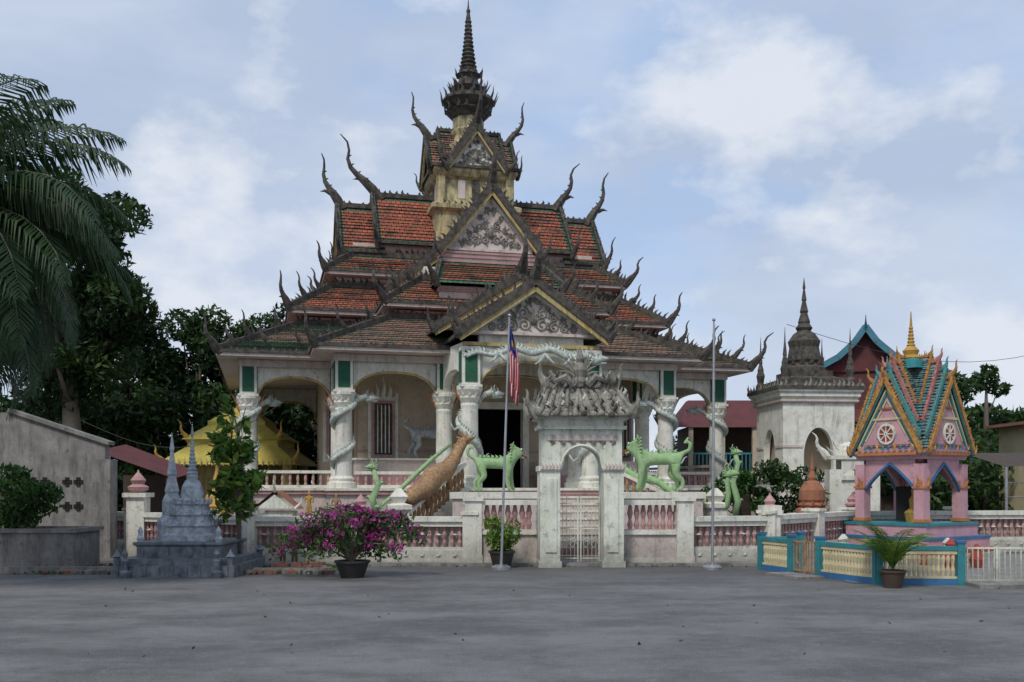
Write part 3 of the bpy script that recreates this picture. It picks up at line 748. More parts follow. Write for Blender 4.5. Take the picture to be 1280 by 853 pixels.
for sx in (-1,1):
    for k in range(5):
        g.spike((sx*.1,-.02,3.80+.05*k),(sx*(1-.13*k),0,.35+.25*k),R.uniform(.3,.42),.09,(0,0,1))
    for k in range(8): g.spike((sx*(.12+.1*k),-.5,3.02),(sx*.1,-.2,1),.17,.1,(1,0,0))
g.done()
g=G('gate_iron_leaf',E_,('gatewhite','steel'))
for x0,x1 in ((-.42,-.01),(.01,.42)):
    y=.1
    for z in (.15,.75,1.25): g.bz(x0,x1,y-.012,y+.012,z-.013,z+.013)
    for x in (x0+.02,x1-.02): g.bz(x-.014,x+.014,y-.013,y+.013,.08,1.4)
    for k in range(4):
        x=x0+(x1-x0)*(k+1)/5; g.tube([(x,y,.1),(x,y,1.35+.06*math.sin(k*2))],.006,5)
    for z in (.45,1.0):
        for q in (-1,1):
            c0=((x0+x1)/2+q*.08,y-.02,z); g.tube([(c0[0]+.07*math.cos(a)*(1-a/14),y-.02,z+.12*math.sin(a)*(1-a/14)) for a in np.linspace(0,9,20)],.007,4)
g.done()
g=G('garden_path_steps',None,('palepink','pink')); 
for k in range(3): g.m=k%2; g.bz(.75,2.05,20.6+.35*k,21.0+.35*k,0,.14*(k+1))
g.done()
# ---------------------------------------------------------------- balustrade wall
W=empty('boundary_balustrade_wall')
gw=G('wall_masonry',W,('white','pink','palepink'))
def urn(x,y,z,s=1): 
    gw.m=1; gw.lathe([(.12,0),(.2,.06),(.22,.12),(.12,.18),(.16,.26),(.1,.34),(.03,.42),(.01,.48)],(x,y),10,z=z,sc=s); gw.m=0
def bwall(p0,p1,h=1.0,npan=None):
    p0=V((*p0,0));p1=V((*p1,0));L=(p1-p0).length;ang=math.atan2(p1.y-p0.y,p1.x-p0.x)
    gw.M=Matrix.Translation(p0)@Matrix.Rotation(ang,4,'Z')
    n=npan or max(1,round(L/2.3)); 
    gw.m=0
    gw.bz(0,L,-.14,.14,0,.30); gw.bz(0,L,-.17,.17,.0,.10); gw.bz(0,L,-.10,.10,.30,.36); gw.bz(0,L,-.12,.12,h-.2,h-.1); gw.bz(0,L,-.17,.17,h-.1,h)
    gw.m=2; gw.bz(0,L,.05,.09,.36,h-.2)
    for k in range(n+1):
        x=L*k/n; gw.m=0; gw.bz(x-.14,x+.14,-.19,.19,0,h+.04); gw.bz(x-.18,x+.18,-.22,.22,h+.04,h+.10)
    for k in range(n):
        x0=L*k/n+.14;x1=L*(k+1)/n-.14;nb=int((x1-x0)/.15)
        for i in range(nb):
            x=x0+(x1-x0)*(i+.5)/nb; gw.m=1
            gw.lathe([(.025,.36),(.05,.45),(.03,.52),(.055,.6),(.03,.7),(.045,h-.24),(.025,h-.19)],(x,-.02),7)
        gw.m=0
        nb=int((x1-x0)/.3)
        for i in range(nb): 
            x=x0+(x1-x0)*(i+.5)/nb
            gw.lathe([(.0,-.0),(.07,.03),(.0,.06)],(x,-.06),6,z=.58)
            gw.spike((x,-.15,.18),(0,0,1),.1,.1,(1,0,0))
    gw.M=None
bwall((-5.4,20.3),(-.85,20.05),.98,npan=2); bwall((-10.4,24.0),(-5.4,20.3),1.0); bwall((3.5,20.15),(5.4,20.6),.98,npan=1); bwall((5.4,20.6),(8.2,23.7),1.0,npan=2); bwall((8.2,23.7),(16,24.6),1.0)
for x0,x1 in ((-.85,.5),(2.22,3.5)):
    gw.m=2; gw.bz(x0,x1,19.95,20.2,0,.72); gw.m=0; gw.bz(x0,x1,19.9,20.25,.62,.7); gw.bz(x0,x1,19.9,20.25,1.22,1.32); gw.bz(x0,x1,19.88,20.27,0,.15)
    gw.m=1
    for k in range(8):
        x=x0+.12+(x1-x0-.2)*(k+.5)/8; gw.lathe([(.03,.7),(.06,.82),(.03,.92),(.06,1.05),(.03,1.22)],(x,20.07),8)
for x in (-.78,3.5):
    gw.m=0; gw.bz(x-.17,x+.17,19.86,20.22,0,1.3); gw.bz(x-.21,x+.21,19.82,20.26,1.3,1.38); gw.bz(x-.19,x+.19,19.84,20.24,0,.2)
for (x,y) in ((-3.1,20.17),(5.4,20.6),(-5.4,20.3),(8.2,23.7)): urn(x,y,1.08,.8)
gw.m=0; gw.bz(-8.75,-8.35,22.3,22.7,0,1.35); gw.bz(-8.82,-8.28,22.23,22.77,1.35,1.45); urn(-8.55,22.5,1.45,1.1)
gw.bz(5.2,5.6,20.4,20.8,1.0,1.2)
gw.done()
# ---------------------------------------------------------------- flagpoles
def pole(x,y,h,lean,flag):
    e=empty('flagpole',(x,y,0)); g=G('pole',e,('steel','gatewhite'),False)
    g.lathe([(.19,0),(.19,.05),(.12,.09)],(0,0),16); g.tube([(0,0,0),(lean*.5,0,h*.5),(lean,0,h)],[.028,.024,.016],10); g.blob((lean,0,h),.035); 
    g.tube([(.03,-.02,1.0),(lean+.02,-.02,h-.1)],.004,4); g.done()
    if flag:
        f=G('flag',e,('flagr','flagw','flagb','flagy'),False)
        nx,nz=12,22; f.m=0
        pts=[[None]*(nz+1) for _ in range(nx+1)]
        for i in range(nx+1):
            for k in range(nz+1):
                t=k/nz;u=i/nx
                ww=.08+.17*math.sin(min(1,t*1.4)*math.pi*.5)*(1-.55*t)
                pts[i][k]=(lean*.93+.02+u*ww,.06*math.sin(u*13+t*2.2)*(.4+t)-.02,h-.15-1.35*t-.28*u)
        for i in range(nx):
            for k in range(nz):
                t=k/nz;u=i/nx
                f.m=2 if (t<.32 and u<.7) else (0 if (i+k//9)%3!=1 else 1)
                if f.m==2 and .15<t<.27 and .2<u<.55: f.m=3
                f.add([pts[i][k],pts[i+1][k],pts[i+1][k+1],pts[i][k+1]],[(0,1,2,3)])
        f.done()
pole(-.21,18.9,4.88,.16,True); pole(3.85,18.9,4.8,.03,False)
# ---------------------------------------------------------------- potted plants
def pot(e,r,h,mt='pot'):
    g=G('pot',e,(mt,'dirt')); g.lathe([(r*.7,0),(r,h*.85),(r*1.1,h*.88),(r*1.1,h),(r*.95,h),(r*.9,h*.9)],(0,0),20); g.m=1; g.lathe([(r*.9,h*.88),(r*.2,h*.93)],(0,0),16); g.done()
e=empty('potted_bougainvillea',(-2.8,17.25,0)); pot(e,.29,.30)
g=G('stems',e,('bark',)); cl_=[]
for k in range(42):
    a=R.uniform(0,6.28); L=R.uniform(.4,1.25); dx=math.cos(a)*L; dy=math.sin(a)*L*.6; hz=R.uniform(.3,1.25)
    if dx<0: dx*=1.18; hz*=1.05
    pts=[(0,0,.28),(dx*.35,dy*.35,.28+hz*.75),(dx*.8,dy*.8,.26+hz*.78),(dx,dy,.12+hz*.5)]
    g.tube(pts,[.02,.012,.008,.004],4)
    for q in (.35,.6,.8,1.0): cl_.append((dx*q,dy*q,.24+hz*(.72 if q<.9 else .48),.16,.16,.13))
g.done()
quadmesh('green_leaves',leaves(clumpcloud(cl_,1150),.036,1.3),'leafm',e)
c2=[c for c in cl_ if R.random()<.55]
quadmesh('magenta_bracts',leaves(clumpcloud([(a,b_,c+.05,r*.85,r*.85,r2*.85) for a,b_,c,r,_,r2 in c2],1900),.034,1.0),'magenta',e)
e=empty('potted_shrub',(-.2,19.25,0)); pot(e,.24,.34)
quadmesh('foliage',leaves(clumpcloud([(R.uniform(-.26,.26),R.uniform(-.2,.2),.36+R.uniform(.05,.55),.15,.15,.15) for k in range(20)],2200),.035,1.9),'leafy',e)
e=empty('potted_palm',(6.0,15.5,0)); pot(e,.19,.28,'wood')
def frond(Lst,base,az,L,elev,droop,n,ll,hang=.5,w=.02,stem=None):
    base=V(base); d=V((math.cos(az),math.sin(az),0)); sd=V((-math.sin(az),math.cos(az),0)); Z=V((0,0,1))
    pts=[];p=base.copy();el=elev
    for k in range(n+1):
        pts.append(p.copy()); p=p+(d*math.cos(el)+Z*math.sin(el))*(L/n); el-=droop/n*(.5+k/n)
    if stem:
        q_=pts[::max(1,n//8)]; stem.tube(q_,[w*1.2*(1-.8*i/len(q_)) for i in range(len(q_))],5)
    for k in range(int(n*.14),n):
        t=k/n; a=pts[k]; tg=(pts[k+1]-pts[k]).normalized(); l=ll*math.sin(math.pi*min(1,(t*.85+.13)))**.7*R.uniform(.8,1.1)
        for sg in (-1,1):
            hg=hang*R.uniform(.6,1.4)
            m1=a+(sd*sg*.8+tg*.55+Z*(.15-hg*.3)).normalized()*l*.5
            m2=m1+(sd*sg*.45+tg*.45-Z*hg).normalized()*l*.5
            ww=tg*w*1.1
            Lst.append([a-ww*.5,a+ww*.5,m1+ww,m1-ww]); Lst.append([m1-ww,m1+ww,m2+ww*.1,m2-ww*.1])
Q=[]; sg_=G('stems',e,('leafm',))
for k in range(19): frond(Q,(0,0,.3),k*2.4+R.random(),R.uniform(.65,1.0),R.uniform(1.05,1.5),R.uniform(1.0,1.9),26,.25,.25,.011,sg_)
sg_.done(); quadmesh('fronds',np.array([[list(v) for v in q] for q in Q]),'leafy',e)
# coconut palm
e=empty('coconut_palm',(-9.0,15,0)); g=G('trunk',e,('bark',),True)
g.tube([(-.8,.3,0),(-.7,.2,1.5),(-.4,.1,3.6),(0,0,5.5)],[.24,.17,.15,.14],12); 
for k in range(7):
    a=k*.9; g.blob((math.cos(a)*.25,math.sin(a)*.25,5.3),.13,8,6)
Q=[]
for k in range(54):
    el=[1.3,.95,.6,.25,-.1,-.5][k%6]+R.uniform(-.12,.12)
    frond(Q,(0,0,5.6),k*2.399+.3,R.uniform(3.0,3.7),el,R.uniform(1.2,2.0),66,.95,1.15,.021,g)
for az,el,L in ((.0,.95,3.7),(-.35,.6,3.8),(.3,.35,3.6),(-.15,.05,3.5),(-.6,.2,3.5),(.1,-.35,3.4),(-.4,-.3,3.4),(-.1,.5,3.6),(.2,.75,3.4),(-.5,-.05,3.5),(0,-.2,3.3)):
    frond(Q,(0,0,5.6),az,L,el,1.7,70,1.0,1.25,.021,g)
g.done(); quadmesh('fronds',np.array([[list(v) for v in q] for q in Q]),'palm',e)
# ---------------------------------------------------------------- trees
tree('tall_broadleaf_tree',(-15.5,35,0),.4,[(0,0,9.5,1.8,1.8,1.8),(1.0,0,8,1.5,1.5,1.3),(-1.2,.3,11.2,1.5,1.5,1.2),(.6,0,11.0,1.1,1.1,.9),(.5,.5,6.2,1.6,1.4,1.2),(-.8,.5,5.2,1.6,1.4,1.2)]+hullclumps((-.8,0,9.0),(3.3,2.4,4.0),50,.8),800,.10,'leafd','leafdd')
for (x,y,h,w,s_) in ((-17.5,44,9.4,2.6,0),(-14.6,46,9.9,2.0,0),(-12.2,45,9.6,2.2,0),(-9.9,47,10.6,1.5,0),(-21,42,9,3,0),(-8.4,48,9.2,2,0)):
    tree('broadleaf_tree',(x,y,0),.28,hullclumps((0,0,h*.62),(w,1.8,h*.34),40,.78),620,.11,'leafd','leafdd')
cl_=[];cm_=[]
for k in range(120):
    x=R.uniform(-24,-8); (cl_ if k%2 else cm_).append((x,R.uniform(40.5,43),R.uniform(.5,5.0),1.0,.9,.85))
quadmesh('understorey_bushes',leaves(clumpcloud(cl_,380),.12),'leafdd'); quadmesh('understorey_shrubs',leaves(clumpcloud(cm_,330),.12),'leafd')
cl_=[]
for k in range(80):
    x=R.uniform(7.5,32); cl_.append((x,R.uniform(39,48),R.uniform(.4,4.2 if x<14 else 3.2),1.2,1.0,.9))
quadmesh('background_bushes',leaves(clumpcloud(cl_,340),.13),'leafd')
cl_=[]
for k in range(170):
    x=R.uniform(22,48); cl_.append((x,R.uniform(60,70),R.uniform(1,6.0)+.8*math.sin(x*.6),1.5,1.3,1.0))
quadmesh('background_trees',leaves(clumpcloud(cl_,170),.24),'leafd')
tree('thin_crowned_tree',(29.4,61,0),.2,[(0,0,8.3,.9,.9,.5),(-.9,0,7.8,.8,.8,.5),(.8,0,7.6,.7,.7,.45),(.2,0,8.8,.5,.5,.4)],600,.14,'leafd')
tree('thin_crowned_tree',(27,61,0),.25,hullclumps((0,0,6.8),(1.5,1.2,2.2),14,.7),400,.16,'leafd')
e=empty('young_tree',(-5.2,18.7,0)); g=G('trunk',e,('bark',),True)
for k in range(4): g.tube([(R.uniform(-.06,.06),R.uniform(-.05,.05),0),(R.uniform(-.12,.12),0,1.2),(R.uniform(-.2,.15),0,2.3),(-.05+R.uniform(-.25,.2),0,3.1)],[.035,.028,.02,.01],6)
g.done()
cl_=[(R.uniform(-.36,.3),R.uniform(-.25,.25),R.uniform(1.1,2.6),.19,.19,.19) for k in range(30)]+[(-.22,0,2.9,.15,.15,.3),(-.25,0,3.2,.1,.1,.2),(.1,0,2.7,.13,.13,.2),(-.3,0,2.6,.15,.15,.2)]
quadmesh('foliage',leaves(clumpcloud(cl_,330),.085,1.7),'leafy',e)
quadmesh('inner_foliage',leaves(clumpcloud(cl_,280),.085,1.7),'leafm',e)
e=empty('concrete_planter',(-9.6,19.2,0)); g=G('box',e,('concrete','dirt'))
g.bz(-1.6,1.3,-.6,.6,0,.72); g.bz(-1.66,1.36,-.66,-.5,.72,.8); g.bz(-1.66,1.36,.5,.66,.72,.8); g.bz(1.2,1.36,-.5,.5,.72,.8); g.m=1; g.bz(-1.55,1.2,-.5,.5,.72,.75); g.done()
tree('green_shrub',(-9.5,18.9,.7),.05,hullclumps((-.1,0,.72),(.85,.5,.6),30,.27),2000,.05,'leafm')
e=empty('concrete_garden_wall',(0,0,0)); g=G('wall',e,('concrete','black','darkgrey'))
g.add([(-12.6,22,0),(-9.1,22,0),(-9.1,22,2.55),(-11.2,22,3.25),(-12.6,22,3.25),(-12.6,22.25,0),(-9.1,22.25,0),(-9.1,22.25,2.55),(-11.2,22.25,3.25),(-12.6,22.25,3.25)],[(0,1,2,3,4),(9,8,7,6,5),(1,6,7,2),(2,7,8,3),(3,8,9,4)])
g.beam((-9.0,22.1,2.56),(-11.25,22.1,3.3),.36,.08); g.bz(-9.35,-8.95,21.9,22.3,0,2.2)
g.m=1
for cx in (-10.45,-9.95,-10.2,-10.7,-9.7):
    for cz in ((1.15,1.7) if cx not in (-10.2,) else (1.42,)):
        for dx,dz in ((.06,0),(-.06,0),(0,.06),(0,-.06)): g.box((cx+dx,21.99,cz+dz),(.085,.03,.085),0)
g.done()
e=empty('lean_to_shed'); g=G('roof_and_posts',e,('redroof','wood','black'))
g.add([(-10.6,25,2.5),(-8.6,25,1.8),(-8.6,27,2.0),(-10.6,27,2.75)],[(0,1,2,3)]); g.bz(-10.5,-10.4,25,25.1,0,2.4); g.bz(-8.8,-8.7,25,25.1,0,1.8); g.m=1; g.bz(-10.6,-8.6,26.8,27,0,1.9); g.done()
# ---------------------------------------------------------------- small stupa
e=empty('grey_stupa',(-5.95,18.3,0)); g=G('base_steps',e,('marble','stupaw'))
g.lathe([(1.08,0),(1.08,.20),(1.0,.20),(1.0,.32),(.75,.32),(.75,.52),(.8,.56),(.8,.60),(.5,.60)],(0,0),4)
for k in range(9):
    for q in (-1,1): g.bz(-.96+.24*k-.02,-.96+.24*k+.02,q*1.09-.01,q*1.09+.01,.03,.19)
for k in range(7): g.bz(-.66+.22*k-.04,-.66+.22*k+.04,-.765,-.75,.36,.5)
for sx in (-1,1):
    for sy in (-1,1): 
        g.lathe([(.06,0),(.06,.34),(.09,.36),(.03,.44),(.005,.5)],(sx*1.0,sy*1.0),8); g.m=1; g.lathe([(.05,0),(.07,.06),(.04,.12),(.05,.2),(.01,.28)],(sx*.7,sy*.7),8,z=.60); g.m=0
for x in (-.8,.8): g.lathe([(.08,0),(.1,.1),(.05,.14),(.07,.3),(.04,.34),(.06,.42),(.01,.5)],(x,-1.15),8)
g.done()
g=G('stupa_body',e,('stupaw',))
g.lathe([(.42,.60),(.42,.70),(.36,.74),(.36,.84),(.40,.88),(.33,.94),(.29,1.04),(.33,1.08),(.26,1.14),(.24,1.24),(.28,1.28),(.2,1.32)],(0,0),4)
for k in range(4):
    a=k*math.pi/2
    for zz,rr in ((.88,.40),(1.08,.33),(1.27,.27)):
        for q in (-.9,-.3,.3,.9): g.spike((math.cos(a)*rr-math.sin(a)*q*rr,math.sin(a)*rr+math.cos(a)*q*rr,zz),(math.cos(a)*.2,math.sin(a)*.2,1),.13,.10,(-math.sin(a),math.cos(a),0))
g.lathe([(.24,1.28),(.26,1.34),(.2,1.38),(.21,1.44),(.18,1.60),(.13,1.7),(.10,1.72),(.11,1.78),(.085,1.82)],(0,0),16)
pr=[];z=1.82;r=.09
while z<2.4: pr+=[(r,z),(r*1.2,z+.03),(r*.75,z+.06)];z+=.07;r*=.87
pr+=[(.012,2.5),(.03,2.56),(.004,2.74)]; g.lathe(pr,(0,0),12)
g.done()
e=empty('slim_stupa_spire',(-6.95,20.1,0)); g=G('spire',e,('stupaw','gold'))
g.lathe([(.3,0),(.3,.9),(.2,1.0),(.2,1.3),(.13,1.45),(.15,1.5),(.08,1.8),(.10,1.85),(.035,2.3),(.05,2.35),(.005,2.7)],(0,0),10); g.done()
# ---------------------------------------------------------------- gold pavilion, small shrine, figures
e=empty('gold_pavilion',(-10.4,38,0)); e.scale=(1.2,1,1); g=G('roof_and_columns',e,('goldroof','yellow','gold'))
for sx in (-1,1):
    for sy in (-1,1): g.m=1; g.lathe([(.18,0),(.15,2.4)],(sx*1.7,sy*1.4),10)
g.m=0; g.lathe([(2.1,2.4),(1.95,2.6),(1.4,3.1),(1.4,3.3),(1.55,3.35),(.9,3.9),(.9,4.05),(.5,4.4),(.2,4.6)],(0,0),4)
for sx in (-1,1):
    for q in (0,1): g.m=2; g.chofa((sx*(2.0-.6*q),-2.0+.6*q,2.5+.85*q),(sx,-1,0),.7,.06)
for k in range(24): g.m=1; g.bz(-2.0+.17*k,-1.97+.17*k,-2.13,-2.1,2.35,2.6)
g.m=1; g.bz(-1.6,1.6,.6,.8,0,2.4); g.m=2; g.lathe([(.2,4.5),(.25,4.6),(.05,5),(.01,5.5)],(0,0),10); g.done()
for gx,gy,gs in ((-7.35,24.5,1.05),(-6.75,25.2,.8)):
    e=empty('gold_stupa_small',(gx,gy,0)); e.scale=(gs,)*3; g=G('body',e,('gold',)); g.lathe([(.45,0),(.45,.7),(.35,.8),(.3,1.0),(.33,1.05),(.26,1.3),(.12,1.45),(.14,1.5),(.04,1.9),(.01,2.3)],(0,0),12); g.done()
e=empty('small_red_roof_shrine',(-5.7,24.0,0)); g=G('shrine',e,('gatewhite','terra','gold'))
g.bz(-.4,.4,-.3,.3,0,1.0); g.m=1; g.add([(-.55,-.4,1.05),(.55,-.4,1.05),(0,-.4,1.5),(-.55,.4,1.05),(.55,.4,1.05),(0,.4,1.5)],[(0,2,5,3),(1,4,5,2),(0,3,4,1)]); g.m=0; g.add([(-.45,-.405,1.06),(.45,-.405,1.06),(0,-.405,1.40)],[(0,1,2)]); g.chofa((-.53,-.4,1.08),(-1,0,0),.3,.025); g.chofa((.53,-.4,1.08),(1,0,0),.3,.025); g.chofa((0,-.4,1.5),(0,-1,0),.35,.025); g.done()
def figure(x,y,z,s,mt,name='standing_figure_statue'):
    J={'pel':((0,0,.85),.13),'wai':((0,0,1.02),.11),'che':((0,0,1.28),.15),'nk':((0,0,1.48),.055),'hd':((0,-.01,1.62),.1),'top':((0,0,1.76),.05)}
    E=[('pel','wai'),('wai','che'),('che','nk'),('nk','hd'),('hd','top')]
    for q,t in ((-1,'L'),(1,'R')):
        J['sh'+t]=((q*.2,0,1.4),.06);J['el'+t]=((q*.27,.02,1.12),.045);J['ha'+t]=((q*.14,-.18,1.1),.04)
        J['hp'+t]=((q*.09,0,.78),.1);J['kn'+t]=((q*.1,-.02,.46),.075);J['ft'+t]=((q*.1,0,.07),.05);J['to'+t]=((q*.11,-.14,.04),.04)
        E+=[('che','sh'+t),('sh'+t,'el'+t),('el'+t,'ha'+t),('pel','hp'+t),('hp'+t,'kn'+t),('kn'+t,'ft'+t),('ft'+t,'to'+t)]
    return skin(name,mt,J,E,(x,y,z),0,None,1,s)
figure(-4.5,19.3,0,.36,'wood'); figure(-4.28,19.35,0,.36,'wood'); figure(-4.95,24.0,.75,.42,'gold'); figure(-4.2,23.5,.7,.42,'brown'); figure(9.0,25.6,.75,.5,'terra')
g=G('statue_plinths',None,('white','pink'))
for x,y,z in ((-4.95,24.0,.75),(-4.2,23.5,.7),(9.0,25.6,.75)): g.bz(x-.2,x+.2,y-.2,y+.2,0,z)
g.done()
g=G('brick_rubble_edging',None,('brick','concrete'))
for k in range(170):
    g.m=0 if R.random()<.5 else 1; g.box((R.uniform(-8.6,-3.3),R.choice([17.92,18.0,R.uniform(17.8,19.6)])+R.uniform(-.06,.06),.035),(R.uniform(.08,.22),R.uniform(.07,.12),R.uniform(.05,.09)),R.uniform(0,3))
for k in range(12): g.m=0; g.box((-4.6+R.uniform(-.5,.9),19+R.uniform(-.4,.3),.07),(.22,.1,.12),R.uniform(0,3))
g.done()
g=G('low_brick_kerb',None,('concrete',)); g.bz(-9.5,-7.3,18.0,18.15,0,.12); g.bz(-4.75,-3.4,18.0,18.12,0,.1); g.done()
pts_=NP.uniform([-9,17.7,0.01],[-3.3,20,.05],(1500,3)); quadmesh('weeds_and_leaf_litter',leaves(pts_,.03,1.6),'leafm')
pts_=np.concatenate([NP.uniform([-5.5,19.4,.005],[5.2,19.8,.02],(260,3)),NP.uniform([-6,9,.004],[8,17,.008],(60,3))]); quadmesh('fallen_leaves',leaves(pts_,.025,1.2),'wood')
# ---------------------------------------------------------------- bell tower
B=empty('white_bell_tower',(9.8,33,0),6); g=G('tower_walls',B,('white','palepink','cream'))
def archbox(g,h,z0,zs,za,zt,ow,th=.2):
    for k in range(4):
        a=k*math.pi/2; Mx=Matrix.Rotation(a,4,'Z')
        g.M=Mx; g.bz(-h,-ow,-h,-h+th,z0,zt); g.bz(ow,h-th,-h,-h+th,z0,zt)
        arch(g,(-ow,-h+th/2),(ow,-h+th/2),zs=zs,za=za,zt=zt,th=th,gap=0,e=2)
        g.m=1; g.bz(-h-.02,-ow-.05,-h-.03,-h,z0+.9,z0+.98); g.bz(ow+.05,h-.02,-h-.03,-h,z0+.9,z0+.98); g.m=0
        g.M=None
g.bz(-1.35,1.35,-1.35,1.35,0,1.9); g.bz(-1.42,1.42,-1.42,1.42,1.8,1.95)
archbox(g,1.2,1.95,2.6,3.5,4.4,.5)
g.m=2; g.bz(-.9,.9,-.2,.9,1.9,4.3)
g.m=0; g.lathe([(1.25,4.4),(1.35,4.5),(1.35,4.6),(1.42,4.66),(1.42,4.75),(1.2,4.85)],(0,0),4); g.m=1; g.lathe([(1.27,4.3),(1.31,4.34),(1.31,4.4)],(0,0),4)
g.done()
g=G('tower_spires',B,('dark','darkgrey'))
g.lathe([(1.46,4.72),(1.46,4.84),(1.0,4.98),(1.0,5.12),(.7,5.22),(.7,5.4)],(0,0),4)
g.lathe([(.72,5.35),(.68,5.55),(.5,5.7),(.56,5.8),(.48,6.25),(.53,6.45),(.36,6.7),(.22,6.8),(.28,6.9),(.18,7.05),(.2,7.1),(.11,7.4),(.14,7.45),(.06,7.8),(.085,7.85),(.03,8.2),(.05,8.25),(.005,8.6)],(0,0),14)
for k in range(12):
    a=k*math.pi/6; g.spike((math.cos(a)*.57,math.sin(a)*.57,5.65),(math.cos(a)*.3,math.sin(a)*.3,1),.3,.2,(-math.sin(a),math.cos(a),0)); g.spike((math.cos(a)*.68,math.sin(a)*.68,5.25),(math.cos(a)*.3,math.sin(a)*.3,1),.3,.2,(-math.sin(a),math.cos(a),0))
for sx in (-1,1):
    for sy in (-1,1):
        g.lathe([(.17,4.85),(.17,5.05),(.11,5.15),(.13,5.3),(.15,5.4),(.10,5.55),(.11,5.6),(.055,5.8),(.07,5.85),(.025,6.3),(.005,6.75)],(sx*1.1,sy*1.1),10)
g.m=1
for k in range(4):
    a=k*math.pi/2; d=V((math.cos(a),math.sin(a),0)); t=V((-d.y,d.x,0)); g.teeth(d*1.44-t*1.45+V((0,0,4.82)),d*1.44+t*1.45+V((0,0,4.82)),.24,.16,lean=0)
g.done()
e=empty('white_ornate_shrine',(10.2,29.5,0),0); g=G('body',e,('white','dark','palepink'))
for sx in (-1,1): g.bz(sx*.75,sx*.4,-.25,.25,0,2.1)
arch(g,(-.4,0),(.4,0),zs=1.7,za=2.1,zt=2.4,th=.5,gap=0,e=2)
g.bz(-.8,.8,-.3,.3,2.4,2.5); g.m=0
for k in range(9):
    a=math.pi*k/8; g.spike((math.cos(a)*.6,0,2.45+.35*math.sin(a)),(math.cos(a),0,math.sin(a)+.5),.35,.2,(0,1,0))
g.blob((0,0,2.6),(.5,.2,.35)); g.chofa((-.8,0,2.5),(-1,0,0),.7,.08); g.chofa((.8,0,2.5),(1,0,0),.7,.08); g.done()
e=empty('terracotta_stupa',(7.75,25.4,0)); g=G('body',e,('terra','gatewhite')); g.m=1; g.lathe([(.5,0),(.5,.9),(.42,.9)],(0,0),4); g.m=0
g.lathe([(.42,.9),(.42,1.0),(.32,1.06),(.36,1.12),(.30,1.18),(.34,1.25),(.32,1.5),(.2,1.7),(.1,1.75),(.12,1.82),(.05,2.0),(.06,2.04),(.005,2.45)],(0,0),14)
for k in range(10):
    a=k*math.pi/5; g.spike((math.cos(a)*.36,math.sin(a)*.36,1.1),(math.cos(a)*.3,math.sin(a)*.3,1),.16,.12,(-math.sin(a),math.cos(a),0))
g.done()
tree('garden_shrub',(8.0,28.5,0),.06,hullclumps((0,0,1.5),(1.1,.5,.8),16,.35),1300,.07,'leafd')
tree('garden_shrub',(6.7,29.0,0),.06,hullclumps((0,0,1.3),(.9,.5,.7),12,.35),1300,.07,'leafm')
# ---------------------------------------------------------------- houses on the right
e=empty('maroon_house_teal_gable',(15.1,42,0),-19); g=G('house',e,('redroof','tealroof','wood','cream','black'))
g.m=0; g.bz(-1.5,1.5,0,6,4.4,6.6); g.m=2; g.bz(-2.0,2.0,0.2,6,0,4.4); g.m=4
for x in (-1.2,0,1.2): g.bz(x-.35,x+.35,.1,.25,2.8,4.0)
g.m=2
for k in range(10): g.bz(-1.5+.3*k-.02,-1.5+.3*k+.02,-.02,.0,4.4,6.6)
for sg in (-1,1):
    pr=[(1.75,6.75),(1.1,7.1),(.45,7.7),(0,8.35)]
    for k in range(3):
        a,b_=pr[k],pr[k+1]
        g.m=1; g.add([(sg*a[0],-.5,a[1]),(sg*b_[0],-.5,b_[1]),(sg*b_[0],6.5,b_[1]),(sg*a[0],6.5,a[1])],[(0,1,2,3)])
        g.m=1; g.beam((sg*a[0],-.52,a[1]),(sg*b_[0],-.52,b_[1]),.08,.26)
        g.m=0; g.add([(sg*a[0]*.96,-.1,a[1]-.1),(sg*b_[0]*.96,-.1,b_[1]-.1),(sg*b_[0]*.96,-.1,6.5),(sg*a[0]*.96,-.1,6.5)],[(0,1,2,3)])
g.m=1; g.chofa((0,-.5,8.3),(0,-1,0),.5,.05)
g.m=0; g.add([(-2.6,-1,4.3),(2.6,-1,4.3),(1.9,0,4.9),(-1.9,0,4.9)],[(0,1,2,3)])
g.m=0; g.add([(-5.6,.6,4.3),(-1.6,.6,4.3),(-1.6,3,5.9),(-4.6,3,5.9)],[(0,1,2,3)]); g.m=2; g.bz(-5.2,-2.1,1.2,5,0,4.3)
g.m=3
for x in (-5.0,-3.9,-2.8): g.bz(x-.1,x+.1,1.0,1.2,0,4.3)
g.m=1; g.bz(-5.3,-1.9,.9,1.0,2.2,2.35); g.bz(-5.3,-1.9,.9,1.0,3.0,3.08)
g.done()
e=empty('brown_verandah_house',(9.6,40,0),0); g=G('house',e,('wood','redroof','cream','teal'))
g.bz(-2.2,2,1.5,4,0,4.1); g.m=1; g.add([(-2.8,0,4.0),(2.6,0,4.0),(1.8,2.4,5.3),(-2.0,2.4,5.3)],[(0,1,2,3)]); g.add([(-2.8,0,4.0),(-2.0,2.4,5.3),(-2.0,3,5.3),(-2.8,5,4)],[(0,1,2,3)]); g.m=2
for x in (-2.3,-1,.3,1.6): g.bz(x-.09,x+.09,.1,.28,0,4.0)
g.bz(-2.4,1.8,.15,.22,2.1,2.2); g.m=3
for k in range(26): g.bz(-2.3+.16*k,-2.26+.16*k,.16,.2,2.2,2.9)
g.bz(-2.4,1.8,.14,.23,2.9,2.97); g.done()
e=empty('cream_balcony_house',(20.9,37,0),0); g=G('house',e,('creamy','brick','wood','red'))
g.m=0; g.bz(-.6,4,0,4,0,4.0); g.m=1; g.bz(-1.1,4.2,-.8,4.2,4.0,4.12); g.m=1; g.bz(-1.0,4,-.8,0,2.3,2.5)
for k in range(8): g.m=2; g.bz(-.95+.4*k,-.9+.4*k,-.75,-.7,2.5,3.1)
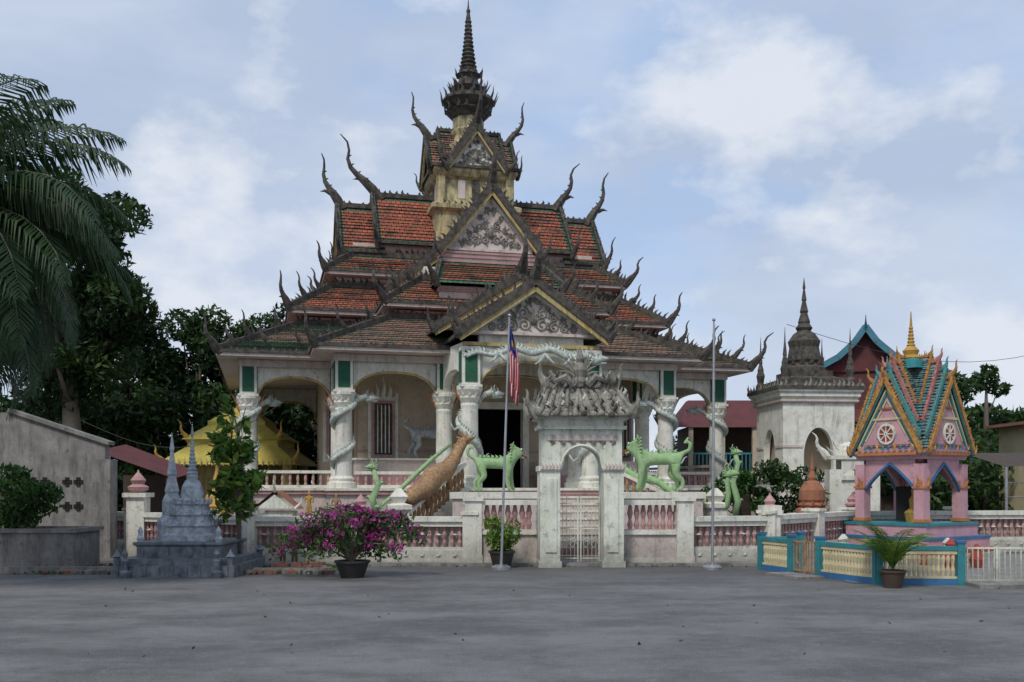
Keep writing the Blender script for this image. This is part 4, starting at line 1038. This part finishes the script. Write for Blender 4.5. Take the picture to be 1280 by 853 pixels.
g.m=2; g.bz(-.95,4,-.78,-.68,3.1,3.16); g.bz(-.1,.7,-.03,0,2.6,3.8); g.bz(-.1,.7,-.03,0,.2,1.9); g.done()
e=empty('metal_awning',(15,27,0)); g=G('awning',e,('steel','teal','wood')); g.m=2
g.add([(-1.5,0,2.15),(3,0,2.15),(3,2.5,2.6),(-1.5,2.5,2.6)],[(0,1,2,3)])
for x in (-1.4,0,1.4,2.9): g.m=0; g.tube([(x,.05,0),(x,.05,2.15)],.04,6)
for z in (.9,1.3,1.7): g.tube([(-1.4,.1,z),(2.9,.1,z)],.015,4)
g.done()
# ---------------------------------------------------------------- pink shrine
S=empty('pink_shrine',(9.25,22.8,0),35); S.scale=(.93,.93,1.0)
g=G('shrine_body',S,('shrinepink','gatewhite','orange','blue','gold','red','black','teal'))
h=.81
g.m=1; g.lathe([(1.55,0),(1.55,.12)],(0,0),4); g.m=5; g.lathe([(1.45,.12),(1.45,.22)],(0,0),4); g.m=0; g.lathe([(1.3,.22),(1.3,.42)],(0,0),4); g.m=3; g.lathe([(1.32,.42),(1.32,.48)],(0,0),4); g.m=0; g.lathe([(1.1,.48),(1.1,.72)],(0,0),4); g.m=7; g.lathe([(1.13,.72),(1.13,.78)],(0,0),4)
for k in range(4):
    a=k*math.pi/2
    g.M=Matrix.Rotation(a,4,'Z'); g.m=0
    g.bz(-h-.13,-h+.13,-h-.13,-h+.13,.78,2.1); g.m=2; g.bz(-h-.16,-h+.16,-h-.16,-h+.16,1.55,1.60); g.bz(-h-.16,-h+.16,-h-.16,-h+.16,.8,.87)
    for q in range(4):
        aa=q*math.pi/2; g.spike((-h+math.cos(aa)*.14,-h+math.sin(aa)*.14,1.60),(math.cos(aa)*.2,math.sin(aa)*.2,1),.25,.2,(-math.sin(aa),math.cos(aa),0))
    N_=12; L=2*h-.26
    for i in range(N_):
        x0=-L/2+L*i/N_;x1=-L/2+L*(i+1)/N_
        f=lambda x:1.5+.62*(1-abs(x)/(L/2))**.75
        g.m=0; g.add([(x0,-h-.06,f(x0)),(x1,-h-.06,f(x1)),(x1,-h-.06,2.22),(x0,-h-.06,2.22),(x0,-h+.06,f(x0)),(x1,-h+.06,f(x1)),(x1,-h+.06,2.22),(x0,-h+.06,2.22)],[(0,1,2,3),(7,6,5,4),(0,4,5,1)])
        g.m=3; g.beam((x0,-h-.07,f(x0)),(x1,-h-.07,f(x1)),.05,.05)
    g.m=2; g.bz(-h,h,-h-.24,-h-.20,2.3,2.37)
    for q in range(10): g.m=(4,7,3)[q%3]; g.spike((-.72+.16*q,-h-.27,2.42),(0,-.1,1),.14,.11,(1,0,0))
    g.M=Matrix.Rotation(a,4,'Z')@Matrix.Translation((0,-h-.20,2.78))@Matrix.Rotation(math.pi/2,4,'X')
    g.m=1; g.lathe([(.24,-.02),(.24,.03),(.19,.03),(.19,.01)],(0,0),20); g.m=5; g.lathe([(.19,0),(.19,.018)],(0,0),20)
    g.m=1
    for q in range(8): aa=q*math.pi/4; g.beam((0,0,.03),(math.cos(aa)*.19,math.sin(aa)*.19,.03),.025,.02)
    g.M=None
g.m=0; g.lathe([(h+.1,2.2),(h+.12,2.28),(h+.22,2.34),(h+.22,2.4)],(0,0),4)
g.m=6; g.box((0,0,1.2),(.5,.5,.8)); g.m=4; g.lathe([(.2,.78),(.25,1.0),(.12,1.1),(.14,1.3),(.07,1.4),(.09,1.5),(.01,1.65)],(-.3,-.3),12)
g.m=4; pr=[(.26,4.5),(.3,4.56),(.16,4.64),(.2,4.74),(.1,4.84)]; 
z=4.84;r=.09
while z<5.3: pr+=[(r,z),(r*1.2,z+.03),(r*.8,z+.06)];z+=.08;r*=.87
pr+=[(.01,5.65)]; g.lathe(pr,(0,0),12)
g.m=7; g.lathe([(.42,4.3),(.34,4.5),(.2,4.55)],(0,0),4)
g.done()
M['shrineroof']=tile_mat('shrine_roof_tiles',(.05,.20,.21),(.13,.27,.27),(.03,.07,.07),.25,(.10,.17,.16))
M['shrineroof2']=tile_mat('shrine_roof_tiles_pink',(.40,.17,.15),(.42,.22,.18),(.12,.06,.045),.3,(.22,.13,.10))
r3=G('shrine_roof',S,('shrineroof','shrineroof2','shrineroof')); d3=G('shrine_finials',S,('shrinegold',)); d4=G('shrine_teal_ridges',S,('shrineteal',)); d5=G('shrine_pink_ridges',S,('shrinered',)); t3=G('shrine_trim',S,('shrinepink','terra','teal','creamy')); rel3=G('shrine_relief',S,('creamy',))
for a in (0,90,180,270):
    gable(a,0,1.10,.95,2.38,4.0,0,.4,.13,ped=0,rel=False,bm=2,roof=r3,dk=d3,tr=t3,relief=rel3,sm=.42)
    gable(a,0,.94,.80,2.75,4.2,0,.3,.09,ped=1,rel=False,bm=0,roof=r3,dk=d4,tr=t3,relief=rel3,sm=.42)
    gable(a,0,.76,.64,3.1,4.4,0,.3,.09,ped=0,rel=False,bm=2,roof=r3,dk=d5,tr=t3,relief=rel3,sm=.40)
    gable(a,0,.56,.46,3.5,4.55,0,.25,.10,ped=0,rel=False,bm=1,roof=r3,dk=d3,tr=t3,relief=rel3,sm=.30)
    d=V((math.cos(math.radians(a)),math.sin(math.radians(a)),0)); s=V((-d.y,d.x,0))
    for (q,zz,m_) in ((.62,2.52,1),(.40,3.12,3),(.30,3.36,1)):
        t3.m=m_; t3.beam(d*.995-s*q+V((0,0,zz)),d*.995+s*q+V((0,0,zz)),.04,.045)
    for sg in (-1,1):
        t3.m=2; t3.beam(d*.997+s*sg*.72+V((0,0,2.55)),d*.997+V((0,0,3.72)),.03,.06)
        t3.m=3; t3.beam(d*.99+s*sg*.60+V((0,0,2.62)),d*.99+V((0,0,3.56)),.03,.04)
r3.done(); d3.done(); d4.done(); d5.done(); t3.done()
# ---------------------------------------------------------------- teal & cream fence
F=empty('teal_fence'); g=G('fence_panels',F,('teal','creamy','blue','gatewhite','brown'))
def fence(p0,p1,mode=0):
    p0=V((*p0,0));p1=V((*p1,0));L=(p1-p0).length;ang=math.atan2(p1.y-p0.y,p1.x-p0.x)
    g.M=Matrix.Translation(p0)@Matrix.Rotation(ang,4,'Z')
    if mode==0:
        g.m=2 ; g.bz(.05,L-.05,-.05,.05,0,.1); g.m=0; g.bz(.05,L-.05,-.045,.045,.56,.63); g.m=1; g.bz(.05,L-.05,-.03,.03,.5,.555); g.bz(.05,L-.05,-.03,.03,.105,.14)
        n=max(2,int(L/.085))
        for k in range(n):
            x=.08+(L-.16)*(k+.5)/n; g.lathe([(.02,.14),(.036,.24),(.02,.32),(.036,.42),(.02,.5)],(x,0),6)
        g.m=0
        for x in (0,L): g.bz(x-.06,x+.06,-.06,.06,0,.68); g.m=2; g.bz(x-.075,x+.075,-.075,.075,.68,.72); g.m=0
    else:
        g.m=3 if mode==1 else 4
        for z in (.08,.6): g.bz(.06,L-.06,-.015,.015,z-.015,z+.015)
        n=max(3,int(L/.09))
        for k in range(n+1): x=.06+(L-.12)*k/n; g.bz(x-.008,x+.008,-.01,.01,.06,.62)
        g.bz(L/2-.02,L/2+.02,-.018,.018,.03,.64)
    g.M=None
fence((4.8,18.9),(5.12,18.0)); fence((5.12,18.0),(5.42,17.3),2); fence((5.42,17.3),(5.95,16.0)); fence((5.95,16.0),(7.25,15.9)); fence((7.3,15.9),(8.35,15.85),1); fence((8.4,15.85),(11,15.8))
fence((4.8,18.9),(5.6,19.1))
g.done()
g=G('concrete_ramp_slab',None,('concrete','gatewhite')); g.box((7.85,15.6,.03),(1.1,.5,.06)); g.box((5.0,17.4,.02),(.5,1.0,.04),.38); g.done()
sheet('shrine_paving',5.6,14,16.2,23.2,.008,M['concrete'])
g=G('offering_jars',None,('red','gold','white'))
for k in range(9): g.m=k%3; x=R.uniform(6.6,9.5); y=R.uniform(19,21); g.lathe([(.08,0),(.12,.15),(.07,.3),(.09,.34),(.02,.42)],(x,y),9,z=.01,sc=R.uniform(.8,1.5))
g.done()
g=G('overhead_wire',None,('pot',)); g.tube([(9.5+15.5*t,34+8*t,7.2+.8*t-1.2*math.sin(math.pi*t)) for t in np.linspace(0,1,14)],.010,4)
g.tube([(-10.5+5*t,24,3.2-.9*math.sin(math.pi*t)+.5*t) for t in np.linspace(0,1,12)],.008,4); g.done()
# ---------------------------------------------------------------- sky and light
w=bpy.data.worlds.new('World'); sc.world=w; w.use_nodes=True; nt=w.node_tree
bg=nt.nodes['Background']; bg.inputs[1].default_value=.125
sky=node(nt,'ShaderNodeTexSky'); sky.sky_type='NISHITA'; sky.sun_disc=False
SE,SA=math.radians(50),math.radians(205)
sky.sun_elevation=SE; sky.sun_rotation=SA; sky.air_density=1.0; sky.dust_density=2.0
tcg=node(nt,'ShaderNodeTexCoord').outputs['Generated']
def dirblob(d,r0,r1):
    d=V(d).normalized(); vm=node(nt,'ShaderNodeVectorMath'); vm.operation='DISTANCE'
    nt.links.new(tcg,vm.inputs[0]); vm.inputs[1].default_value=d
    return ramp(nt,vm.outputs['Value'],r0,r1,0,1)
n1=noise(nt,tcg,2.6,9,.55,(1,1,2.0)); n2=noise(nt,tcg,5.5,12,.56,(1,1,1.7)); n3=noise(nt,tcg,3.6,10,.55,(1,1,2.6))
base=mixc(nt,.65,sky.outputs[0],(3.6,5.2,8.0))
g1=madd(nt,dirblob((.06,1,.34),.32,.0),-.14,n1)
g1=madd(nt,dirblob((.33,1,.20),.28,.0),.14,g1)
g1=madd(nt,dirblob((-.40,1,.35),.40,.0),.14,g1)
c=mixc(nt,ramp(nt,g1,.36,.54,0,.9),base,(3.7,4.4,5.7))
c=mixc(nt,ramp(nt,n3,.44,.64,0,.5),c,(5.2,5.8,6.9))
f3=madd(nt,dirblob((.265,1,.385),.13,.0),.20,n2)
f3=madd(nt,dirblob((.17,1,.19),.14,.0),.14,f3)
f3=madd(nt,dirblob((-.30,1,.23),.16,.0),.12,f3)
f3=madd(nt,dirblob((.45,1,.17),.12,.0),.10,f3)
f3=madd(nt,dirblob((.06,1,.34),.25,.0),-.06,f3)
c=mixc(nt,ramp(nt,f3,.54,.68,0,.78),c,(6.5,6.8,7.3))
sp=node(nt,'ShaderNodeSeparateXYZ'); nt.links.new(tcg,sp.inputs[0])
c=mixc(nt,ramp(nt,sp.outputs[2],.0,.26,.6,0),c,(5.9,6.4,7.2))
nt.links.new(c,bg.inputs[0])
sl=bpy.data.lights.new('sun','SUN'); sl.energy=2.2; sl.angle=math.radians(10); sl.color=(1,.96,.90)
so=bpy.data.objects.new('sun',sl); sc.collection.objects.link(so)
dv=V((math.sin(SA)*math.cos(SE),math.cos(SA)*math.cos(SE),math.sin(SE)))
so.rotation_euler=dv.to_track_quat('Z','Y').to_euler(); so.location=dv*50
# ---------------------------------------------------------------- camera
cd=bpy.data.cameras.new('camera'); co=bpy.data.objects.new('camera',cd); sc.collection.objects.link(co)
co.location=(0,0,1.6); co.rotation_euler=(math.pi/2,0,0); cd.sensor_width=36; cd.lens=34.57; cd.shift_y=.1418; cd.clip_end=2000
sc.camera=co
sc.view_settings.view_transform='Standard'; sc.view_settings.look='None'; sc.view_settings.exposure=0
